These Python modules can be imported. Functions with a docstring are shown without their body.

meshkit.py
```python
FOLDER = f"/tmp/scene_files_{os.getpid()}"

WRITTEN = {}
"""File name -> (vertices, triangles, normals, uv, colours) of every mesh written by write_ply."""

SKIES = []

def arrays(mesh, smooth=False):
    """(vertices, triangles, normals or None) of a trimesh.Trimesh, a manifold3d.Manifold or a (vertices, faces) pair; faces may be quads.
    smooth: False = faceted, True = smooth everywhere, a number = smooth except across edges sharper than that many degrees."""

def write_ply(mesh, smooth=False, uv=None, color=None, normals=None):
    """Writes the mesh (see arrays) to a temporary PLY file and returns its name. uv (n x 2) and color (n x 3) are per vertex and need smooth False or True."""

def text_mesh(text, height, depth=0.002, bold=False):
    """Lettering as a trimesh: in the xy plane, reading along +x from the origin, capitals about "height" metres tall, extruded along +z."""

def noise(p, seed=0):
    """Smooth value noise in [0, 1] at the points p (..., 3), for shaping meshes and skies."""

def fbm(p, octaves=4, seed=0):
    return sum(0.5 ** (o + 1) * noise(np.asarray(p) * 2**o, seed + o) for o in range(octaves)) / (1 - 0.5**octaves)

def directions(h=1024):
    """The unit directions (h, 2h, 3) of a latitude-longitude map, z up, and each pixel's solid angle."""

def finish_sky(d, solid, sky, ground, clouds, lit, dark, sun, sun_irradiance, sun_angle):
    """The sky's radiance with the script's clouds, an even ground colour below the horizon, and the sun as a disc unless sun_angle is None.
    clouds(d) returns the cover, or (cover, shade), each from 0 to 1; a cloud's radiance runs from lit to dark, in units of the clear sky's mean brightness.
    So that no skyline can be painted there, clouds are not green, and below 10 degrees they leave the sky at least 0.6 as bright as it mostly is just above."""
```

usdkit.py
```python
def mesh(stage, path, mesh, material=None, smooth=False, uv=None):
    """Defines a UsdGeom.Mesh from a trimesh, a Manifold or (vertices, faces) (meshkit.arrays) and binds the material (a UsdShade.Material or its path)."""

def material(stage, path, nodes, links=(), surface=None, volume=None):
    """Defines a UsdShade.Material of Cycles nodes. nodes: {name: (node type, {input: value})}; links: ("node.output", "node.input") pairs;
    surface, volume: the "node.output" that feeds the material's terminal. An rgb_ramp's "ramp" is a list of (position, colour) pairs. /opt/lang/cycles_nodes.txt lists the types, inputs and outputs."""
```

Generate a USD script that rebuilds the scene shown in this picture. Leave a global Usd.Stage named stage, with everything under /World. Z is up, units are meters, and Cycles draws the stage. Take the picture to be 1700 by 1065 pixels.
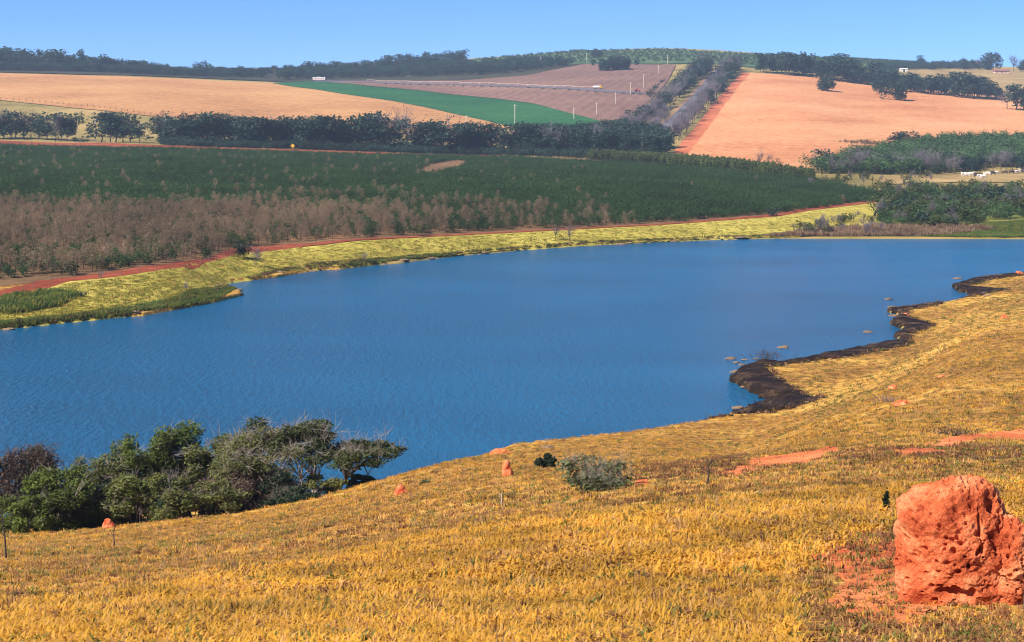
import math, random
import numpy as np, trimesh, usdkit, meshkit, shapely
from scipy.interpolate import PchipInterpolator
from scipy.ndimage import map_coordinates
from scipy.spatial import Delaunay, cKDTree
from shapely.geometry import Polygon
from pxr import Usd, UsdGeom, UsdLux, UsdShade, Gf, Sdf, Vt

stage = Usd.Stage.CreateInMemory()
UsdGeom.Xform.Define(stage, '/World')
# ------------------------------------------------------------------ camera
F, CX, HY, EYE = 2696.0, 850.0, 215.0, 25.0      # focal length in photo pixels, centre column, row of the eye level, eye height over the lake
cam = UsdGeom.Camera.Define(stage, '/World/camera')
cam.CreateHorizontalApertureAttr(36.0)
cam.CreateVerticalApertureAttr(36.0 * 642 / 1024)
cam.CreateFocalLengthAttr(36.0 * F / 1700)
cam.CreateVerticalApertureOffsetAttr(-36.0 * (532.5 - HY) / 1700)
cam.CreateClippingRangeAttr(Gf.Vec2f(0.1, 20000))
cam.AddTranslateOp().Set((0, 0, EYE)); cam.AddRotateXOp().Set(90.0)
cam.CreateExposureAttr(1.14)
# ------------------------------------------------------------------ sky and sun
SUN_EL = math.radians(44)
sv = np.array([-0.84, -0.54]); sv /= np.linalg.norm(sv)
SUN = np.array([sv[0] * math.cos(SUN_EL), sv[1] * math.cos(SUN_EL), math.sin(SUN_EL)])
SUN_ROT = math.atan2(SUN[0], SUN[1])
def C(r, g, b, k=0.68):
    f = lambda c: (c / 255 / 12.92 if c <= 10 else ((c / 255 + 0.055) / 1.055) ** 2.4)
    return (f(r) * k, f(g) * k, f(b) * k)
usdkit.material(stage, '/World/Looks/sky', {
    'sky': ('sky_texture', {'sky_type': 'single_scattering', 'sun_disc': False, 'sun_elevation': SUN_EL, 'sun_rotation': SUN_ROT, 'altitude': 3000.0,
                            'air_density': 1.0, 'aerosol_density': 0.0, 'ozone_density': 6.0}),
    'tint': ('mix', {'mix_type': 'multiply', 'fac': 1.0, 'color2': (0.52, 0.78, 1.18)}),
    'bg': ('background_shader', {'strength': 0.060})}, [('sky.color', 'tint.color1'), ('tint.color', 'bg.color')], surface='bg.background')
dome = UsdLux.DomeLight.Define(stage, '/World/sky')
UsdShade.MaterialBindingAPI.Apply(dome.GetPrim()).Bind(UsdShade.Material.Get(stage, '/World/Looks/sky'))
sun = UsdLux.DistantLight.Define(stage, '/World/sun')
sun.CreateIntensityAttr(1.25); sun.CreateAngleAttr(0.5); sun.CreateColorAttr(Gf.Vec3f(1.0, 0.93, 0.82)); sun.CreateNormalizeAttr(True)
ax = np.cross([0, 0, 1], SUN); ax /= np.linalg.norm(ax); ay = np.cross(SUN, ax)
sun.AddTransformOp().Set(Gf.Matrix4d(*ax, 0, *ay, 0, *SUN, 0, 0, 0, 200, 1))
# ------------------------------------------------------------------ helpers
USED = {}
def numbered(name, parent='/World'):
    k = (parent, name); n = USED.get(k, -1) + 1; USED[k] = n
    return f'{parent}/{name}' if n == 0 else f'{parent}/{name}_{n:03d}'
def tag(prim, label=None, cat=None, group=None, kind=None):
    prim = prim.GetPrim() if hasattr(prim, 'GetPrim') else prim
    for k, v in (('label', label), ('category', cat), ('group', group), ('kind', kind)):
        if v: prim.SetCustomDataByKey(k, v)
    return prim
def obj(name, mesh, mat, parent=None, smooth=False):
    p = str(parent.GetPath()) if parent is not None else '/World'
    return usdkit.mesh(stage, numbered(name, p), mesh, mat, smooth).GetPrim()
def place(x, loc, rot=0.0, scale=1.0, lean=0.0):
    x.AddTranslateOp().Set(Gf.Vec3d(*map(float, loc))); x.AddRotateZOp().Set(float(rot))
    if lean: x.AddRotateYOp().Set(float(lean))
    s = np.broadcast_to(scale, 3); x.AddScaleOp().Set(Gf.Vec3f(*map(float, s)))
def thing(name, label, cat, loc=(0, 0, 0), rot=0.0, scale=1.0, group=None):
    x = UsdGeom.Xform.Define(stage, numbered(name)); place(x, loc, rot, scale)
    return tag(x, label, cat, group)
PROTO = {}
def copy_of(key, build, name, label, cat, loc, rot=0.0, scale=1.0, group=None):
    """The first copy of a kind is built with its parts; every further one references it."""
    if key not in PROTO:
        t = thing(name, label, cat, loc, rot, scale, group); build(t); PROTO[key] = t
        return t
    t = thing(name, label, cat, loc, rot, scale, group)
    t.GetReferences().AddInternalReference(PROTO[key].GetPath()); t.SetInstanceable(True)
    return t
def stuff(name, protos, pos, rot, scale, idx, label, cat):
    pi = UsdGeom.PointInstancer.Define(stage, numbered(name)); path = str(pi.GetPath())
    for i, parts in enumerate(protos):
        UsdGeom.Xform.Define(stage, f'{path}/kind_{i}')
        for j, (nm, m, mat) in enumerate(parts): usdkit.mesh(stage, f'{path}/kind_{i}/{nm}', m, mat)
        pi.CreatePrototypesRel().AddTarget(f'{path}/kind_{i}')
    n = len(pos); idx = np.asarray(idx, np.int32)
    pi.CreateProtoIndicesAttr(Vt.IntArray.FromNumpy(idx))
    pi.CreatePositionsAttr(Vt.Vec3fArray.FromNumpy(np.asarray(pos, np.float32)))
    sc = np.asarray(scale, np.float32); sc = np.repeat(sc[:, None], 3, 1) if sc.ndim == 1 else sc
    pi.CreateScalesAttr(Vt.Vec3fArray.FromNumpy(np.ascontiguousarray(sc)))
    h = np.asarray(rot) / 2
    pi.CreateOrientationsAttr(Vt.QuathArray([Gf.Quath(float(c), 0.0, 0.0, float(s)) for c, s in zip(np.cos(h), np.sin(h))]))
    return tag(pi, label, cat, kind='stuff')
def cat_mesh(ms):
    V, Fc, n = [], [], 0
    for v, f in ms:
        V.append(v); Fc.append(np.asarray(f) + n); n += len(v)
    return np.vstack(V), np.vstack(Fc)
def tube(pts, rad, n=5):
    pts = np.asarray(pts, float); rad = np.broadcast_to(rad, len(pts))
    d = np.gradient(pts, axis=0); d /= np.linalg.norm(d, axis=1, keepdims=True) + 1e-9
    ref = np.where(np.abs(d[:, 2:3]) > 0.9, [[1.0, 0, 0]], [[0, 0, 1.0]])
    a = np.cross(d, ref); a /= np.linalg.norm(a, axis=1, keepdims=True) + 1e-9; b = np.cross(d, a)
    th = np.arange(n) / n * 2 * np.pi
    v = (pts[:, None] + rad[:, None, None] * (np.cos(th)[None, :, None] * a[:, None] + np.sin(th)[None, :, None] * b[:, None])).reshape(-1, 3)
    f = []
    for i in range(len(pts) - 1):
        for j in range(n):
            k = (j + 1) % n; f += [[i * n + j, i * n + k, (i + 1) * n + k], [i * n + j, (i + 1) * n + k, (i + 1) * n + j]]
    m = (len(pts) - 1) * n
    for j in range(1, n - 1): f += [[0, j + 1, j], [m, m + j, m + j + 1]]
    return v, np.array(f)
def box(x0, x1, y0, y1, z0, z1, ch=0.0):
    if ch:
        import manifold3d as m3
        pts = [[sx, sy, sz] for sx0 in (0, 1) for sy0 in (0, 1) for sz0 in (0, 1) for (sx, sy, sz) in (
            ((x0 + ch, x1 - ch)[sx0], (y0 + ch, y1 - ch)[sy0], (z0, z1)[sz0]), ((x0 + ch, x1 - ch)[sx0], (y0, y1)[sy0], (z0 + ch, z1 - ch)[sz0]),
            ((x0, x1)[sx0], (y0 + ch, y1 - ch)[sy0], (z0 + ch, z1 - ch)[sz0]))]
        h = trimesh.Trimesh(pts).convex_hull if False else trimesh.convex.convex_hull(np.array(pts))
        return np.array(h.vertices), np.array(h.faces)
    b = trimesh.creation.box(bounds=[[x0, y0, z0], [x1, y1, z1]])
    return np.array(b.vertices), np.array(b.faces)
def leaves(c, size, rng, aspect=0.55, up=0.55):
    """Diamond leaf cards at the points c, turned at random but mostly facing the sky."""
    n = len(c); size = np.broadcast_to(size, n)[:, None]
    nn = rng.normal(size=(n, 3)); nn /= np.linalg.norm(nn, axis=1, keepdims=True); nn[:, 2] = np.abs(nn[:, 2]) + up; nn /= np.linalg.norm(nn, axis=1, keepdims=True)
    a = np.cross(nn, rng.normal(size=(n, 3))); a /= np.linalg.norm(a, axis=1, keepdims=True) + 1e-9; b = np.cross(nn, a)
    v = np.stack([c - a * size, c + b * size * aspect + nn * size * .15, c + a * size, c - b * size * aspect + nn * size * .15], 1).reshape(-1, 3)
    i = np.arange(n)[:, None] * 4
    return v, np.vstack([i + [0, 1, 2], i + [0, 2, 3]])
# ------------------------------------------------------------------ materials
LK = '/World/Looks/'
def leaf_mat(name, cols, scale=0.25, trans=0.4, var=0.5):
    st = [(i / max(1, len(cols) - 1), c) for i, c in enumerate(cols)]
    return usdkit.material(stage, LK + name, {
        'geo': ('geometry', {}), 'ramp': ('rgb_ramp', {'ramp': st}), 'noise': ('noise_texture', {'scale': scale, 'detail': 3.0}),
        'val': ('map_range', {'from_min': 0.3, 'from_max': 0.7, 'to_min': 1 - var, 'to_max': 1 + var}),
        'hs': ('hsv', {}), 'p': ('principled_bsdf', {'roughness': 0.65, 'specular_ior_level': 0.25}), 't': ('translucent_bsdf', {}), 'm': ('mix_closure', {'fac': trans})},
        [('geo.random_per_island', 'ramp.fac'), ('geo.position', 'noise.vector'), ('noise.fac', 'val.value'), ('val.result', 'hs.value'), ('ramp.color', 'hs.color'),
         ('hs.color', 'p.base_color'), ('hs.color', 't.color'), ('p.BSDF', 'm.closure1'), ('t.BSDF', 'm.closure2')], surface='m.closure')
def ground_mat(name, stops, s1=0.05, s2=0.6, bump=0.3, stretch=(1, 1, 1), rough=0.95, dist=0.3, fine=0.45, rot=(0, 0, 0), lines=None):
    """Two scales of noise mixed into a ramp, with a bump of the finer one."""
    if lines:
        ang, per, amt = lines
        return usdkit.material(stage, LK + name, {
            'geo': ('geometry', {}), 'map': ('mapping', {'scale': stretch, 'rotation': rot}), 'n1': ('noise_texture', {'scale': s1, 'detail': 4.0}), 'n2': ('noise_texture', {'scale': s2, 'detail': 6.0, 'roughness': 0.7}),
            'mx': ('mix_float', {'fac': fine}), 'mr': ('map_range', {'from_min': 0.32, 'from_max': 0.68, 'clamp': True}), 'ramp': ('rgb_ramp', {'ramp': stops}),
            'lm': ('mapping', {'rotation': (0, 0, ang)}), 'lw': ('wave_texture', {'scale': 0.314 / per, 'distortion': 3.0, 'detail': 3.0, 'detail_scale': 1.5}), 'lr': ('map_range', {'to_min': 1 - amt, 'to_max': 1.0}), 'hs': ('hsv', {}),
            'b': ('bump', {'strength': bump, 'distance': dist}), 'p': ('principled_bsdf', {'roughness': rough, 'specular_ior_level': 0.1})},
            [('geo.position', 'map.vector'), ('geo.position', 'n1.vector'), ('map.vector', 'n2.vector'), ('geo.position', 'lm.vector'), ('lm.vector', 'lw.vector'), ('lw.fac', 'lr.value'), ('lr.result', 'hs.value'), ('n1.fac', 'mx.a'), ('n2.fac', 'mx.b'), ('mx.result', 'mr.value'), ('mr.result', 'ramp.fac'),
             ('ramp.color', 'hs.color'), ('hs.color', 'p.base_color'), ('n2.fac', 'b.height'), ('b.normal', 'p.normal')], surface='p.BSDF')
    return usdkit.material(stage, LK + name, {
        'geo': ('geometry', {}), 'map': ('mapping', {'scale': stretch, 'rotation': rot}), 'n1': ('noise_texture', {'scale': s1, 'detail': 4.0}), 'n2': ('noise_texture', {'scale': s2, 'detail': 6.0, 'roughness': 0.7}),
        'mx': ('mix_float', {'fac': fine}), 'mr': ('map_range', {'from_min': 0.32, 'from_max': 0.68, 'clamp': True}), 'ramp': ('rgb_ramp', {'ramp': stops}),
        'b': ('bump', {'strength': bump, 'distance': dist}), 'p': ('principled_bsdf', {'roughness': rough, 'specular_ior_level': 0.1})},
        [('geo.position', 'map.vector'), ('geo.position', 'n1.vector'), ('map.vector', 'n2.vector'), ('n1.fac', 'mx.a'), ('n2.fac', 'mx.b'), ('mx.result', 'mr.value'), ('mr.result', 'ramp.fac'),
         ('ramp.color', 'p.base_color'), ('n2.fac', 'b.height'), ('b.normal', 'p.normal')], surface='p.BSDF')
def plain(name, col, rough=0.6, metal=0.0, nscale=3.0, var=0.25):
    return usdkit.material(stage, LK + name, {
        'geo': ('geometry', {}), 'n': ('noise_texture', {'scale': nscale, 'detail': 4.0}), 'mr': ('map_range', {'from_min': 0.3, 'from_max': 0.7, 'to_min': 1 - var, 'to_max': 1 + var}),
        'hs': ('hsv', {'color': col}), 'p': ('principled_bsdf', {'roughness': rough, 'metallic': metal})},
        [('geo.position', 'n.vector'), ('n.fac', 'mr.value'), ('mr.result', 'hs.value'), ('hs.color', 'p.base_color')], surface='p.BSDF')
M = {}
M['near_soil'] = ground_mat('near_soil', [(0, C(120, 70, 45)), (.35, C(165, 110, 55)), (.7, C(200, 150, 65)), (1, C(215, 165, 80))], 0.15, 6.0, 0.5, dist=0.05, fine=0.6)
M['near_turf'] = ground_mat('near_turf', [(0, C(84, 52, 30)), (.4, C(156, 112, 56)), (.7, C(210, 164, 78)), (1, C(236, 200, 106))], 0.08, 1.2, 0.8, dist=0.12, fine=0.6)
M['far_base'] = ground_mat('far_base', [(0, C(92, 88, 45)), (.5, C(150, 132, 78)), (1, C(190, 160, 105))], 0.012, 0.08, 0.4, dist=1.0)
M['red_soil'] = ground_mat('red_soil', [(0, C(160, 76, 44, .7)), (.5, C(216, 118, 70, .7)), (1, C(246, 160, 104, .7))], 0.3, 2.5, 0.5, dist=0.08)
M['red_track'] = ground_mat('red_track', [(0, C(136, 66, 46, .46)), (.5, C(176, 88, 62, .46)), (1, C(208, 124, 90, .46))], 0.08, 0.5, 0.3)
M['mud'] = ground_mat('mud', [(0, C(20, 14, 11)), (.5, C(44, 32, 24)), (.8, C(88, 68, 50)), (1, C(160, 132, 98))], 0.5, 1.6, 0.9, dist=0.3, rough=0.7)  # dark wet mud, with the eroded bank's shadow mixed into the colour
M['bank'] = ground_mat('bank', [(0, C(120, 110, 54)), (.4, C(174, 160, 70)), (1, C(212, 194, 98))], 0.05, 0.35, 0.6, dist=0.5)
M['plant_soil'] = ground_mat('plant_soil', [(0, C(84, 68, 48)), (.6, C(124, 96, 68)), (1, C(160, 112, 80))], 0.03, 0.3, 0.4)
M['stubble'] = ground_mat('stubble', [(0, C(206, 130, 86, .5)), (.45, C(244, 168, 114, .5)), (1, C(255, 198, 144, .5))], 0.012, 0.3, 0.8, fine=.5, lines=(1.25, 9.0, .16), stretch=(1, .35, 1), dist=0.5, rot=(0, 0, .25))
M['wheat'] = ground_mat('wheat', [(0, C(178, 126, 82, .47)), (.45, C(226, 164, 106, .47)), (1, C(252, 196, 130, .47))], 0.010, 0.22, 0.8, fine=.45, lines=(.5, 12.0, .14), dist=0.5, stretch=(1, .5, 1))
M['green_crop'] = ground_mat('green_crop', [(0, C(36, 94, 54, .52)), (.5, C(50, 112, 64, .52)), (1, C(76, 132, 76, .52))], 0.01, 0.2, 0.4, lines=(.35, 10.0, .18), dist=0.3)
M['plough'] = ground_mat('plough', [(0, C(138, 104, 92, .41)), (.5, C(166, 128, 112, .41)), (1, C(196, 152, 130, .41))], 0.008, 0.2, 0.5, lines=(.2, 10.0, .15), stretch=(1, .3, 1))
M['dark_crop'] = ground_mat('dark_crop', [(0, C(50, 74, 52)), (.5, C(76, 98, 64)), (1, C(112, 128, 80))], 0.02, 0.2, 0.6, dist=1.0)
M['pasture'] = ground_mat('pasture', [(0, C(136, 112, 70, .55)), (.5, C(176, 148, 96, .55)), (1, C(212, 182, 122, .55))], 0.02, 0.14, 0.4)
M['marsh'] = ground_mat('marsh', [(0, C(80, 92, 46)), (.5, C(116, 124, 58)), (1, C(160, 148, 80))], 0.03, 0.3, 0.5)
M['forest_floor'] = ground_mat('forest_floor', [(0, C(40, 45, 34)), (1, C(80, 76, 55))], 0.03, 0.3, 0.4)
M['asphalt'] = ground_mat('asphalt', [(0, C(88, 84, 92)), (1, C(122, 116, 124))], 0.05, 0.5, 0.1)
M['water'] = usdkit.material(stage, LK + 'water', {
    'geo': ('geometry', {}), 'map': ('mapping', {'scale': (1.0, 0.45, 1.0)}), 'n1': ('noise_texture', {'scale': 1.35, 'detail': 5.0, 'roughness': 0.7}),
    'map2': ('mapping', {'scale': (0.014, 0.024, 1.0), 'rotation': (0, 0, 0.5)}), 'n2': ('noise_texture', {'scale': 1.0, 'detail': 5.0, 'roughness': 0.6}),
    'mr': ('map_range', {'from_min': 0.34, 'from_max': 0.66, 'to_min': 1.0, 'to_max': 0.6}), 'b': ('bump', {'strength': 1.0, 'distance': 1.2}),
    'ramp': ('rgb_ramp', {'ramp': [(0.3, (0.002, 0.072, 0.160)), (0.7, (0.004, 0.094, 0.200))]}), 'p': ('principled_bsdf', {'roughness': 0.2, 'ior': 1.33})},
    [('geo.position', 'map.vector'), ('map.vector', 'n1.vector'), ('geo.position', 'map2.vector'), ('map2.vector', 'n2.vector'), ('n1.fac', 'b.height'), ('n2.fac', 'mr.value'), ('mr.result', 'b.strength'), ('n2.fac', 'ramp.fac'), ('ramp.color', 'p.base_color'), ('b.normal', 'p.normal')], surface='p.BSDF')
M['clay'] = usdkit.material(stage, LK + 'clay', {
    'geo': ('geometry', {}), 'n1': ('noise_texture', {'scale': 4.0, 'detail': 5.0}), 'n2': ('noise_texture', {'scale': 45.0, 'detail': 6.0, 'roughness': 0.75}), 'mx': ('mix_float', {'fac': 0.4}),
    'mr': ('map_range', {'from_min': 0.38, 'from_max': 0.62, 'clamp': True}), 'ramp': ('rgb_ramp', {'ramp': [(0, C(170, 72, 42, .68)), (.5, C(226, 116, 72, .68)), (1, C(248, 164, 114, .68))]}),
    'b': ('bump', {'strength': 0.9, 'distance': 0.03}), 'p': ('principled_bsdf', {'roughness': 0.95, 'specular_ior_level': 0.1})},
    [('geo.position', 'n1.vector'), ('geo.position', 'n2.vector'), ('n1.fac', 'mx.a'), ('n2.fac', 'mx.b'), ('mx.result', 'mr.value'), ('mr.result', 'ramp.fac'), ('ramp.color', 'p.base_color'), ('n2.fac', 'b.height'), ('b.normal', 'p.normal')], surface='p.BSDF')
M['bark'] = plain('bark', C(92, 76, 66), 0.9, nscale=6)
M['pale_bark'] = plain('pale_bark', C(176, 160, 145), 0.9, nscale=5)
M['grey_twig'] = plain('grey_twig', C(146, 134, 122), 0.9, nscale=2)
M['brown_twig'] = plain('brown_twig', C(128, 104, 88), 0.9, nscale=2)
M['dark_twig'] = plain('dark_twig', C(66, 52, 46), 0.9, nscale=2)
M['rock'] = plain('rock', C(140, 112, 86, .55), 0.9, nscale=4, var=.4)
M['concrete'] = plain('concrete', C(222, 206, 186), 0.8)
M['wood'] = plain('wood', C(150, 118, 92), 0.9)
M['white'] = plain('white', C(240, 232, 222, .75), 0.5, var=.05)
M['yellow'] = plain('yellow', C(250, 190, 30, .7), 0.5, var=.05)
M['red'] = plain('red', C(220, 60, 45), 0.5, var=.05)
M['black'] = plain('black', C(34, 34, 38), 0.5, var=.05)
M['glass'] = plain('glass', C(40, 50, 66), 0.12, var=.05)
M['roof'] = plain('roof', C(150, 96, 76), 0.8)
M['pink_wall'] = plain('pink_wall', C(236, 190, 165, .7), 0.8)
M['white_hide'] = plain('white_hide', C(236, 222, 205, .7), 0.8, nscale=2)
M['dark_hide'] = plain('dark_hide', C(62, 46, 42), 0.8, nscale=2)
g_ = lambda a, b, c: C(a, b, c, .95)
M['l_dark'] = leaf_mat('leaf_dark', [g_(40, 58, 38), g_(64, 84, 50), g_(96, 108, 60)], 0.2)
M['l_far'] = leaf_mat('leaf_far', [g_(46, 66, 54), g_(70, 92, 66), g_(104, 118, 78)], 0.08)
M['l_mid'] = leaf_mat('leaf_mid', [g_(70, 96, 54), g_(112, 134, 74), g_(166, 174, 100)], 0.08)
M['l_grey'] = leaf_mat('leaf_grey', [g_(124, 114, 120), g_(164, 150, 154), g_(200, 184, 182)], 0.08)
M['l_green'] = leaf_mat('leaf_green', [g_(84, 96, 36), g_(160, 168, 62), g_(236, 228, 108)], 0.5)
M['l_olive'] = leaf_mat('leaf_olive', [g_(98, 102, 52), g_(158, 156, 78), g_(216, 206, 112)], 0.5)
M['l_umb'] = leaf_mat('leaf_umbrella', [g_(66, 74, 36), g_(116, 120, 56), g_(172, 160, 80)], 0.5)
M['l_brown'] = leaf_mat('leaf_brown', [g_(96, 78, 66), g_(136, 112, 94), g_(172, 142, 116)], 0.5)
M['l_plant'] = leaf_mat('leaf_plantation', [g_(54, 78, 40), g_(92, 116, 56), g_(160, 170, 86)], 0.05, var=.35)
M['l_dry'] = leaf_mat('leaf_dry', [g_(136, 114, 90), g_(186, 160, 128), g_(224, 200, 164)], 0.05, var=.35)
M['l_cane'] = leaf_mat('leaf_cane', [g_(86, 96, 52), g_(124, 124, 70), g_(160, 146, 92)], 0.1)
M['l_bush'] = leaf_mat('leaf_bush', [g_(84, 90, 58), g_(126, 130, 84), g_(178, 174, 118)], 3.0)
def grass(name, cols, var=.35, scale=.6): return leaf_mat('grass_' + name, cols, scale, 0.5, var)
M['g_gold'] = grass('gold', [g_(204, 156, 58), g_(255, 232, 108), g_(255, 250, 186)])
M['g_straw'] = grass('straw', [g_(194, 150, 86), g_(244, 212, 138), g_(255, 244, 200)])
M['g_brown'] = grass('brown', [g_(140, 98, 62), g_(204, 152, 96), g_(236, 190, 126)])
M['g_olive'] = grass('olive', [g_(116, 114, 52), g_(194, 182, 86), g_(238, 224, 128)])
M['g_lime'] = grass('lime', [g_(142, 136, 56), g_(186, 174, 78), g_(224, 208, 116)], scale=.06, var=.25)
M['g_reed'] = grass('reed', [g_(84, 108, 50), g_(128, 144, 64), g_(182, 180, 92)], scale=.05)
M['g_pale'] = grass('pale', [g_(160, 134, 106), g_(206, 178, 142), g_(236, 212, 170)], scale=.05)
M['g_weed'] = grass('weed', [g_(104, 70, 58), g_(146, 100, 80), g_(180, 130, 100)], scale=.5)
# ------------------------------------------------------------------ terrain: height as a function of column and distance
KN = [-900, 0, 350, 650, 850, 1050, 1250, 1500, 1700, 2600]
def ext(a): return [a[0]] + list(a) + [a[-1]]
def zpy(py, Y): return EYE - (np.asarray(py, float) - HY) * np.asarray(Y, float) / F
lines = []                                      # each: (columns, distances, heights)
lines.append((KN, [2.0] * 10, [23.4] * 10))
for py, Y in (([1080] * 8, [10.5] * 8), ([1000] * 8, [17, 16.5, 16, 15.5, 15, 14.8, 14.3, 14]),
              ([950, 938, 910, 890, 880, 870, 860, 850], [28, 27, 26, 24, 23, 22.5, 22, 22]),
              ([912, 890, 840, 815, 790, 770, 722, 700], [50, 50, 50, 44, 45, 46, 52, 58]),
              ([886, 855, 793, 748, 727, 696, 583, 463], [80, 82, 92, 115, 123, 138, 180, 270])):
    lines.append((KN, ext(Y), ext(list(zpy(py, Y)))))
SH = [104, 106, 112, 127, 133, 150, 190, 280]
lines.append((KN, ext(SH), [0.0] * 10))
lines.append((KN, ext([s + 10 for s in SH]), [-2.0] * 10))
KF0, KF = [0, 300, 600, 850, 1100, 1300, 1450, 1700], [-900, 0, 300, 362, 408, 600, 850, 1100, 1300, 1450, 1700, 2600]
def ext(a): a = list(np.interp(KF[1:-1], KF0, a)) if len(a) == 8 else list(a); return [a[0]] + a + [a[-1]]
FS = EYE * F / (np.array([547, 512, 499, 467, 443, 417, 402, 396, 395.5, 396.5]) - HY)
lines.append((KF, ext(list(FS - 10)), [-2.0] * 12))
lines.append((KF, ext(list(FS)), [0.0] * 12))
def far(py, z):
    py, z = np.array(py, float), np.array(z, float); lines.append((KF, ext(list((EYE - z) * F / (py - HY))), ext(list(z))))
def farY(py, Y): lines.append((KF, ext(list(map(float, Y))), ext(list(zpy(py, Y)))))
far([470, 437, 428, 415, 398, 384, 371, 355, 337, 384], [3, 3.2, 2.8, 2.8, 3.2, 2.8, 2.6, 2.6, 2.5, 1.0])
far([330, 320, 320, 315, 310, 312, 322, 352], [8, 8, 8, 7.5, 6.5, 5, 3.5, 2])
far([238, 243, 254, 262, 266, 285, 304, 305], [18, 17, 13.5, 11, 10.2, 7.2, 4.6, 4.6])
farY([223, 229, 236, 242, 248, 268, 285, 289], [900, 900, 900, 920, 880, 780, 740, 740])
farY([180, 185, 192, 206, 212, 214, 232, 240], [1080, 1080, 1080, 1100, 1060, 1000, 950, 950])
farY([121, 130, 152, 170, 160, 165, 180, 195], [1500, 1480, 1350, 1300, 1300, 1240, 1200, 1170])
farY([115, 124, 130, 122, 115, 124, 142, 162], [1750, 1750, 1700, 1700, 1650, 1550, 1500, 1420])
farY([109, 119, 117, 99, 90, 96, 110, 127], [2000, 2000, 2000, 2100, 2100, 2000, 1900, 1900])
farY([104, 117, 107, 92, 80, 91, 100, 110], [2400, 2400, 2400, 2500, 2500, 2400, 2400, 2400])
farY([135, 140, 135, 125, 120, 125, 130, 135], [4100] * 8)
PXG = np.arange(-900, 2601, 4.0)
LY = np.linspace(math.log(2.0), math.log(4100.0), 3400)
YG = np.exp(LY)
ly = np.array([PchipInterpolator(c, y)(PXG) for c, y, z in lines]); lz = np.array([PchipInterpolator(c, z)(PXG) for c, y, z in lines])
ZG = np.stack([PchipInterpolator(ly[:, i], lz[:, i])(np.clip(YG, ly[0, i], ly[-1, i])) for i in range(len(PXG))])
# the shoreline of the lake, in plan
z0 = lambda pts: [((px - CX) / F * (Y := EYE * F / (py - HY)), Y) for px, py in pts]
pY = lambda pts: [((px - CX) / F * Y, Y) for px, Y in pts]
near_shore = pY([(-900, 104), (0, 104), (350, 106), (650, 112), (850, 127.5), (1050, 133)]) + z0([
    (1150, 707), (1222, 692), (1250, 677), (1305, 664), (1245, 652), (1210, 632), (1226, 617), (1262, 603), (1292, 608), (1350, 597), (1420, 583), (1488, 570), (1503, 565), (1482, 560), (1502, 549),
    (1476, 537), (1500, 524), (1470, 518), (1560, 506), (1600, 498), (1622, 489), (1592, 485), (1579, 476), (1620, 465), (1700, 456), (1780, 450), (2600, 440)])
far_shore = z0([(-900, 560), (-100, 552), (0, 547), (60, 540), (130, 533), (200, 526), (240, 524), (300, 512), (368, 499), (406, 490), (402, 485), (378, 480), (371, 471), (405, 466), (462, 460), (520, 449), (560, 447), (620, 440),
                (665, 437), (700, 432), (760, 425), (870, 415), (960, 408), (1050, 404), (1180, 398), (1300, 395.5), (1450, 396), (1700, 396.5), (2600, 398)])
LAKE = Polygon(near_shore + far_shore[::-1]).buffer(0)
SHORE = np.array([LAKE.exterior.interpolate(d).coords[0] for d in np.arange(0, LAKE.exterior.length, 0.6)]); SHT = cKDTree(SHORE)
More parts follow.
